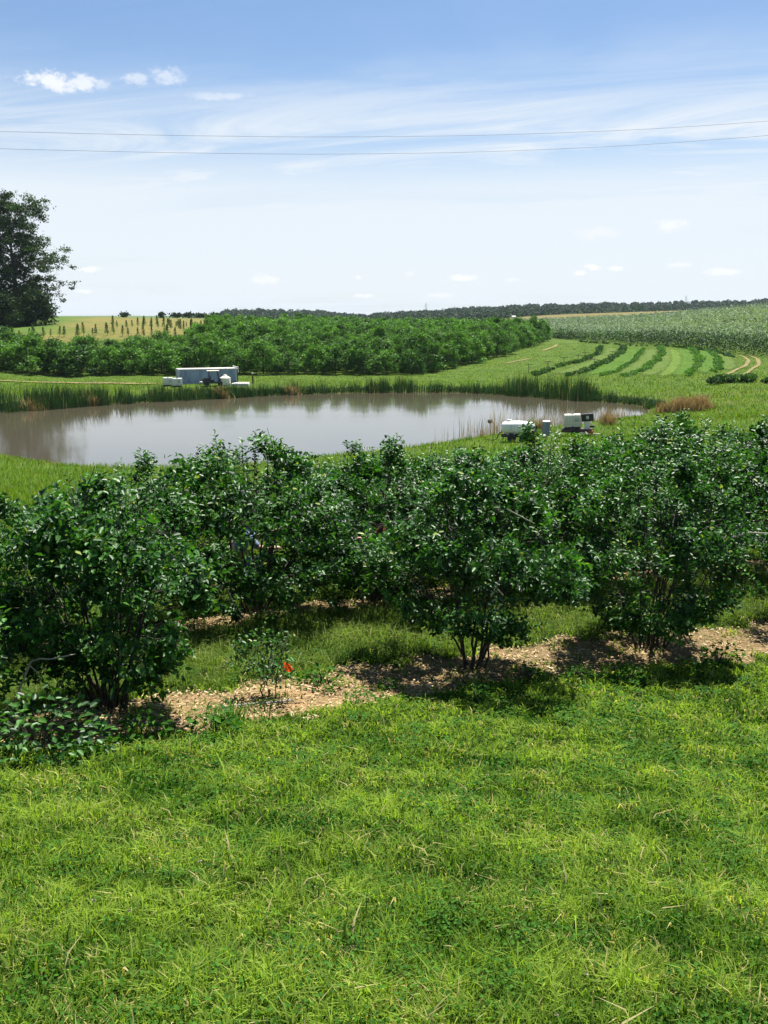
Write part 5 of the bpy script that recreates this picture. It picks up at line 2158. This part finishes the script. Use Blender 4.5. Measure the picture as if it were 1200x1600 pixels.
# ---------------------------------------------------------------- wires and far structures
def wire(pix, Y, label):
    o_pts = [at(a, b, Y + dy) for a, b, dy in pix]
    P = spl(np.array(o_pts), 60)
    m = mat_plain('cable', (.20, .21, .23), rough=.6, metal=.3)
    o = MB().tube([tuple(p) for p in P], .009, 5).build('power_line', m, None, True)
    tag(o, label, 'power line', 'overhead power lines')


wire([(-700, 186, 4), (-300, 198, 2), (0, 205.5, 0), (250, 211.5, 0), (500, 214.5, 0), (750, 212, 0), (1000, 203, 0), (1200, 189.5, 0), (1500, 165, 2), (1900, 125, 4)], 55, 'upper of two thin power lines crossing the whole sky')
wire([(-700, 212, 4), (-300, 225, 2), (0, 232.5, 0), (250, 238.5, 0), (500, 241.5, 0), (750, 238, 0), (1000, 227, 0), (1200, 212, 0), (1500, 186, 2), (1900, 143, 4)], 56.5, 'lower of two thin power lines crossing the whole sky')


def pylon(px, ytop, Y, label):
    p = on_ground(px, Y)
    d = pixdir(px, ytop)
    H = d[2] / d[1] * Y - p[2]
    o = empty('transmission_tower', p, .4)
    tag(o, label, 'tower', 'far transmission towers')
    b = MB()
    for sx in (-1, 1):
        for sy in (-1, 1):
            b.tube([(sx * 2.4, sy * 2.4, -1), (sx * .8, sy * .8, H * .65), (0, 0, H)], .12, 4)
    for k in range(6):
        z0, z1 = H * .65 * k / 6, H * .65 * (k + 1) / 6
        w0, w1 = 2.4 - 1.6 * k / 6, 2.4 - 1.6 * (k + 1) / 6
        for sy in (-1, 1):
            b.tube([(-w0, sy * w0, z0), (w1, sy * w1, z1)], .07, 4)
            b.tube([(w0, sy * w0, z0), (-w1, sy * w1, z1)], .07, 4)
    b.build('lattice', GALV, o)
    for f, w in ((.68, 5.0), (.80, 4.2), (.91, 3.2)):
        MB().box((0, 0, H * f), (w * 2, .2, .2)).build('crossarm', GALV, o)


pylon(663, 473, 1420, 'faint lattice tower on the wooded ridge left of centre')
pylon(1053, 461, 1420, 'faint lattice tower on the wooded ridge at the right')


def far_shed(px, py, Y, w, h, label, m1):
    d = pixdir(px, py)
    x, y = pxY(px, Y)
    o = empty('distant_shed', (x, y, gz(x, y) - .3), .3)
    tag(o, label, 'shed')
    MB().box((0, 0, h * .3), (w, w * .6, h * .6)).build('wall', m1, o)
    b = MB()
    a = w * .54
    c = w * .34
    v = [b.b.verts.new(q) for q in [(-a, -c, h * .6), (a, -c, h * .6), (a, c, h * .6), (-a, c, h * .6), (-a, 0, h), (a, 0, h)]]
    for f in ((0, 1, 5, 4), (2, 3, 4, 5), (0, 4, 3), (1, 2, 5), (0, 3, 2, 1)):
        b.b.faces.new([v[i] for i in f])
    b.build('roof', CONC, o)


far_shed(795, 494, 560, 2.4, 1.9, 'tiny pale shed at the edge of the far tan field', CONC)


# ---------------------------------------------------------------- pickers behind the bushes
def person(loc, rz, joints, bones, label, shirt, trousers, cap=None, hair=(.05, .035, .025), skin=(.55, .34, .24)):
    o = empty('person', loc, rz)
    tag(o, label, 'person')
    sk = mat_plain('skin', skin, tuple(c * .9 for c in skin), rough=.55, scale=20)
    names = list(joints)
    idx = {n: i for i, n in enumerate(names)}

    def skinmesh(name, sel, extra, mat, sub=2):
        nm = [n for n in names if n in sel]
        ii = {n: i for i, n in enumerate(nm)}
        me = bpy.data.meshes.new(name)
        me.from_pydata([joints[n][0] for n in nm], [(ii[a], ii[b]) for a, b in bones if a in ii and b in ii], [])
        me.materials.append(mat)
        ob = obj(name, me, o)
        md = ob.modifiers.new('skin', 'SKIN')
        md.use_smooth_shade = True
        for n, v in zip(nm, me.skin_vertices[0].data):
            r = joints[n][1]
            v.radius = (r + extra, r * joints[n][2] + extra) if len(joints[n]) > 2 else (r + extra, r + extra)
        me.skin_vertices[0].data[0].use_root = True
        sd = ob.modifiers.new('sub', 'SUBSURF')
        sd.levels = sd.render_levels = sub
        return ob
    skinmesh('body', set(names), 0, sk)
    skinmesh('shirt', {'belly', 'chest', 'necklow', 'shl', 'shr', 'ell', 'elr'}, .014, shirt)
    skinmesh('trousers', {'pelvis', 'hpl', 'hpr', 'knl', 'knr', 'anl', 'anr'}, .016, trousers)
    shoe = mat_plain('shoe', (.06, .05, .045), rough=.8)
    for s in 'lr':
        a = Vector(joints['an' + s][0])
        f = Vector(joints['to' + s][0])
        d = (f - a)
        d.z = 0
        d.normalize()
        MB().box(a + d * .08 + Vector((0, 0, -.045)), (.10, .27, .09), rot=(0, 0, math.atan2(-d.x, d.y)), bev=.03).build('shoe', shoe, o, True)
    h = Vector(joints['head'][0])
    g = Vector(joints['nose'][0]) - h
    hd = MB().lathe([(.02, .135), (.07, .12), (.098, .07), (.103, .01), (.092, -.05), (.05, -.075)][::-1], (0, 0, 0), 18)
    bmesh.ops.translate(hd.b, vec=h + Vector((0, 0, .02)) - g * .25, verts=hd.b.verts)
    if cap:
        c = hd.build('cap', cap, o, True)
        d = g.copy()
        d.z = 0
        d.normalize()
        MB().box(h + d * .15 + Vector((0, 0, .045)), (.15, .13, .014), rot=(-.2, 0, math.atan2(-d.x, d.y)), bev=.006).build('brim', cap, c, True)
    else:
        hd.build('hair', mat_plain('hair', hair, rough=.7, scale=30), o, True)
    for s in (-1, 1):
        d = g.normalized()
        sd_ = d.cross(Vector((0, 0, 1))).normalized()
        MB().lathe([(.004, -.006), (.012, 0), (.004, .006)], h + d * .088 + sd_ * .033 * s + Vector((0, 0, .012)), 10, 'Y').build('eye', DARKM, o, True)
    return o


BONES = [('pelvis', 'belly'), ('belly', 'chest'), ('chest', 'necklow'), ('necklow', 'neck'), ('neck', 'head'), ('head', 'crown'), ('head', 'nose'), ('chest', 'shl'), ('chest', 'shr'),
         ('shl', 'ell'), ('ell', 'wrl'), ('wrl', 'pal'), ('shr', 'elr'), ('elr', 'wrr'), ('wrr', 'par'),
         ('pelvis', 'hpl'), ('hpl', 'knl'), ('knl', 'anl'), ('anl', 'tol'), ('pelvis', 'hpr'), ('hpr', 'knr'), ('knr', 'anr'), ('anr', 'tor')]
for s in 'lr':
    BONES += [('pa' + s, f'f{k}{s}') for k in range(5)] + [(f'f{k}{s}', f'g{k}{s}') for k in range(5)]


def pose(spine, arms, legs):
    """spine: pelvis..crown + nose; arms/legs as joint positions, left side given, right side given"""
    rad = {'pelvis': (.125, 1.2), 'belly': (.12, 1.15), 'chest': (.13, 1.25), 'necklow': (.075, 1.1), 'neck': (.055, 1), 'head': (.088, 1), 'crown': (.075, 1), 'nose': (.022, 1),
           'shl': (.06, 1), 'shr': (.06, 1), 'ell': (.043, 1), 'elr': (.043, 1), 'wrl': (.030, 1), 'wrr': (.030, 1), 'pal': (.034, 1), 'par': (.034, 1),
           'hpl': (.095, 1), 'hpr': (.095, 1), 'knl': (.062, 1), 'knr': (.062, 1), 'anl': (.042, 1), 'anr': (.042, 1), 'tol': (.034, 1), 'tor': (.034, 1)}
    J = {}
    for k, v in {**spine, **arms, **legs}.items():
        J[k] = (v, rad[k][0], rad[k][1])
    for s in 'lr':
        w, p = Vector(J['wr' + s][0]), Vector(J['pa' + s][0])
        d = (p - w).normalized()
        side = d.cross(Vector((0, 0, 1))).normalized()
        dn = Vector((0, 0, -1))
        for k in range(5):
            if k == 4:
                a = w + d * .03 + side * .045 * (1 if s == 'l' else -1)
                b = a + d * .045
            else:
                a = p + d * (.045 - .004 * abs(k - 1)) + side * (k - 1.5) * .021
                b = a + d * .018 + dn * .028
            J[f'f{k}{s}'] = (tuple(a), .009, 1)
            J[f'g{k}{s}'] = (tuple(b), .008, 1)
    return J


crouch = pose({'pelvis': (0, 0, .42), 'belly': (0, .08, .60), 'chest': (0, .17, .82), 'necklow': (0, .22, .97), 'neck': (0, .25, 1.03), 'head': (0, .29, 1.12), 'crown': (0, .28, 1.19), 'nose': (0, .40, 1.10)},
              {'shl': (-.18, .19, .92), 'ell': (-.26, .38, .76), 'wrl': (-.18, .58, .86), 'pal': (-.16, .65, .89), 'shr': (.18, .19, .92), 'elr': (.27, .36, .74), 'wrr': (.16, .55, .70), 'par': (.14, .62, .70)},
              {'hpl': (-.10, .02, .40), 'knl': (-.18, .42, .47), 'anl': (-.16, .12, .09), 'tol': (-.17, .27, .05), 'hpr': (.10, .02, .40), 'knr': (.20, .40, .10), 'anr': (.16, -.02, .09), 'tor': (.16, -.14, .05)})
bend = pose({'pelvis': (0, 0, .80), 'belly': (0, .08, .96), 'chest': (0, .20, 1.14), 'necklow': (0, .28, 1.26), 'neck': (0, .32, 1.31), 'head': (0, .38, 1.38), 'crown': (0, .38, 1.45), 'nose': (0, .48, 1.34)},
            {'shl': (-.18, .23, 1.22), 'ell': (-.26, .40, 1.02), 'wrl': (-.18, .60, 1.10), 'pal': (-.16, .67, 1.12), 'shr': (.18, .23, 1.22), 'elr': (.27, .38, 1.0), 'wrr': (.17, .58, .98), 'par': (.15, .65, .98)},
            {'hpl': (-.10, .0, .78), 'knl': (-.13, .14, .45), 'anl': (-.14, .0, .09), 'tol': (-.15, .15, .05), 'hpr': (.10, 0, .78), 'knr': (.14, .12, .45), 'anr': (.14, -.04, .09), 'tor': (.15, .11, .05)})
BLUE_CLOTH = mat_plain('blue_cloth', (.17, .22, .34), (.12, .16, .26), rough=.9, scale=18)
DENIM = mat_plain('denim', (.06, .09, .18), (.09, .13, .24), rough=.9, scale=25)
RED_CLOTH = mat_plain('red_cloth', (.22, .022, .018), (.15, .015, .012), rough=.9, scale=18)
GREY_CLOTH = mat_plain('grey_cloth', (.42, .43, .45), (.34, .35, .37), rough=.9, scale=18)


def stand(px, Y):
    x, y = pxY(px, Y)
    return (x, y, gz(x, y))


p1 = person(stand(356, 12.3), R(-75), crouch, BONES, 'person in blue clothing crouching half hidden among the left second row bushes', BLUE_CLOTH, DENIM)
p2 = person(stand(628, 12.4), R(85), crouch, BONES, 'person in dark red clothing and grey cap crouching hidden behind the middle bushes', RED_CLOTH, mat_plain('dark_cloth', (.03, .022, .02), (.045, .035, .03), rough=.9, scale=20), cap=GREY_CLOTH)


def open_gap(bush, spots):
    """thin the foliage of a bush round some places, so that what is behind it shows through"""
    f = [c for c in bush.children if c.name.startswith('foliage')][0]
    me = f.data
    V = np.zeros(len(me.vertices) * 3, np.float32)
    me.vertices.foreach_get('co', V)
    V = V.reshape(-1, 6, 3)
    ti = np.zeros(len(me.vertices), np.float32)
    me.attributes['tint'].data.foreach_get('value', ti)
    Mx = np.array(Matrix.LocRotScale(bush.location, bush.rotation_euler, bush.scale))
    W = V.mean(1) @ Mx[:3, :3].T + Mx[:3, 3]
    cp, sp = math.cos(PITCH), math.sin(PITCH)
    dep = W[:, 1] * cp - W[:, 2] * sp
    px = 600 + F * W[:, 0] / dep
    py = 800 - F * (W[:, 1] * sp + W[:, 2] * cp) / dep
    keep = np.ones(len(V), bool)
    for (a, b, rx, ry) in spots:
        keep &= ((px - a) / rx) ** 2 + ((py - b) / ry) ** 2 > 1
    V = V[keep].reshape(-1, 3)
    i = np.arange(len(V) // 6)[:, None] * 6
    f.data = mesh_np('foliage', V, [i + np.array([[0, 1, 2, 3]]), i + np.array([[0, 3, 4, 5]])], M['berry_leaf'], ti.reshape(-1, 6)[keep].ravel())


GAPS = [(590, 823, 11, 11), (648, 908, 9, 8), (674, 912, 8, 8), (365, 852, 6, 10)]
for b_ in (B1L, B1M, B2[2], B2[3]):
    open_gap(b_, GAPS)


# ---------------------------------------------------------------- summer air
def build_haze():
    m = bpy.data.materials.new('haze')
    m.use_nodes = True
    m.node_tree.nodes.clear()
    t = NT(m.node_tree)
    out = t.n('ShaderNodeOutputMaterial')
    v = t.n('ShaderNodeVolumePrincipled')
    v.inputs['Color'].default_value = (.72, .84, 1.0, 1)
    v.inputs['Density'].default_value = HAZE
    t.t.links.new(v.outputs[0], out.inputs['Volume'])
    o = MB().box((0, 2200, 6), (9600, 4600, 84)).build('haze', m)
    tag(o, 'faint pale summer haze hanging over the fields', 'haze', None, 'stuff')


HAZE = 0.00006
build_haze()
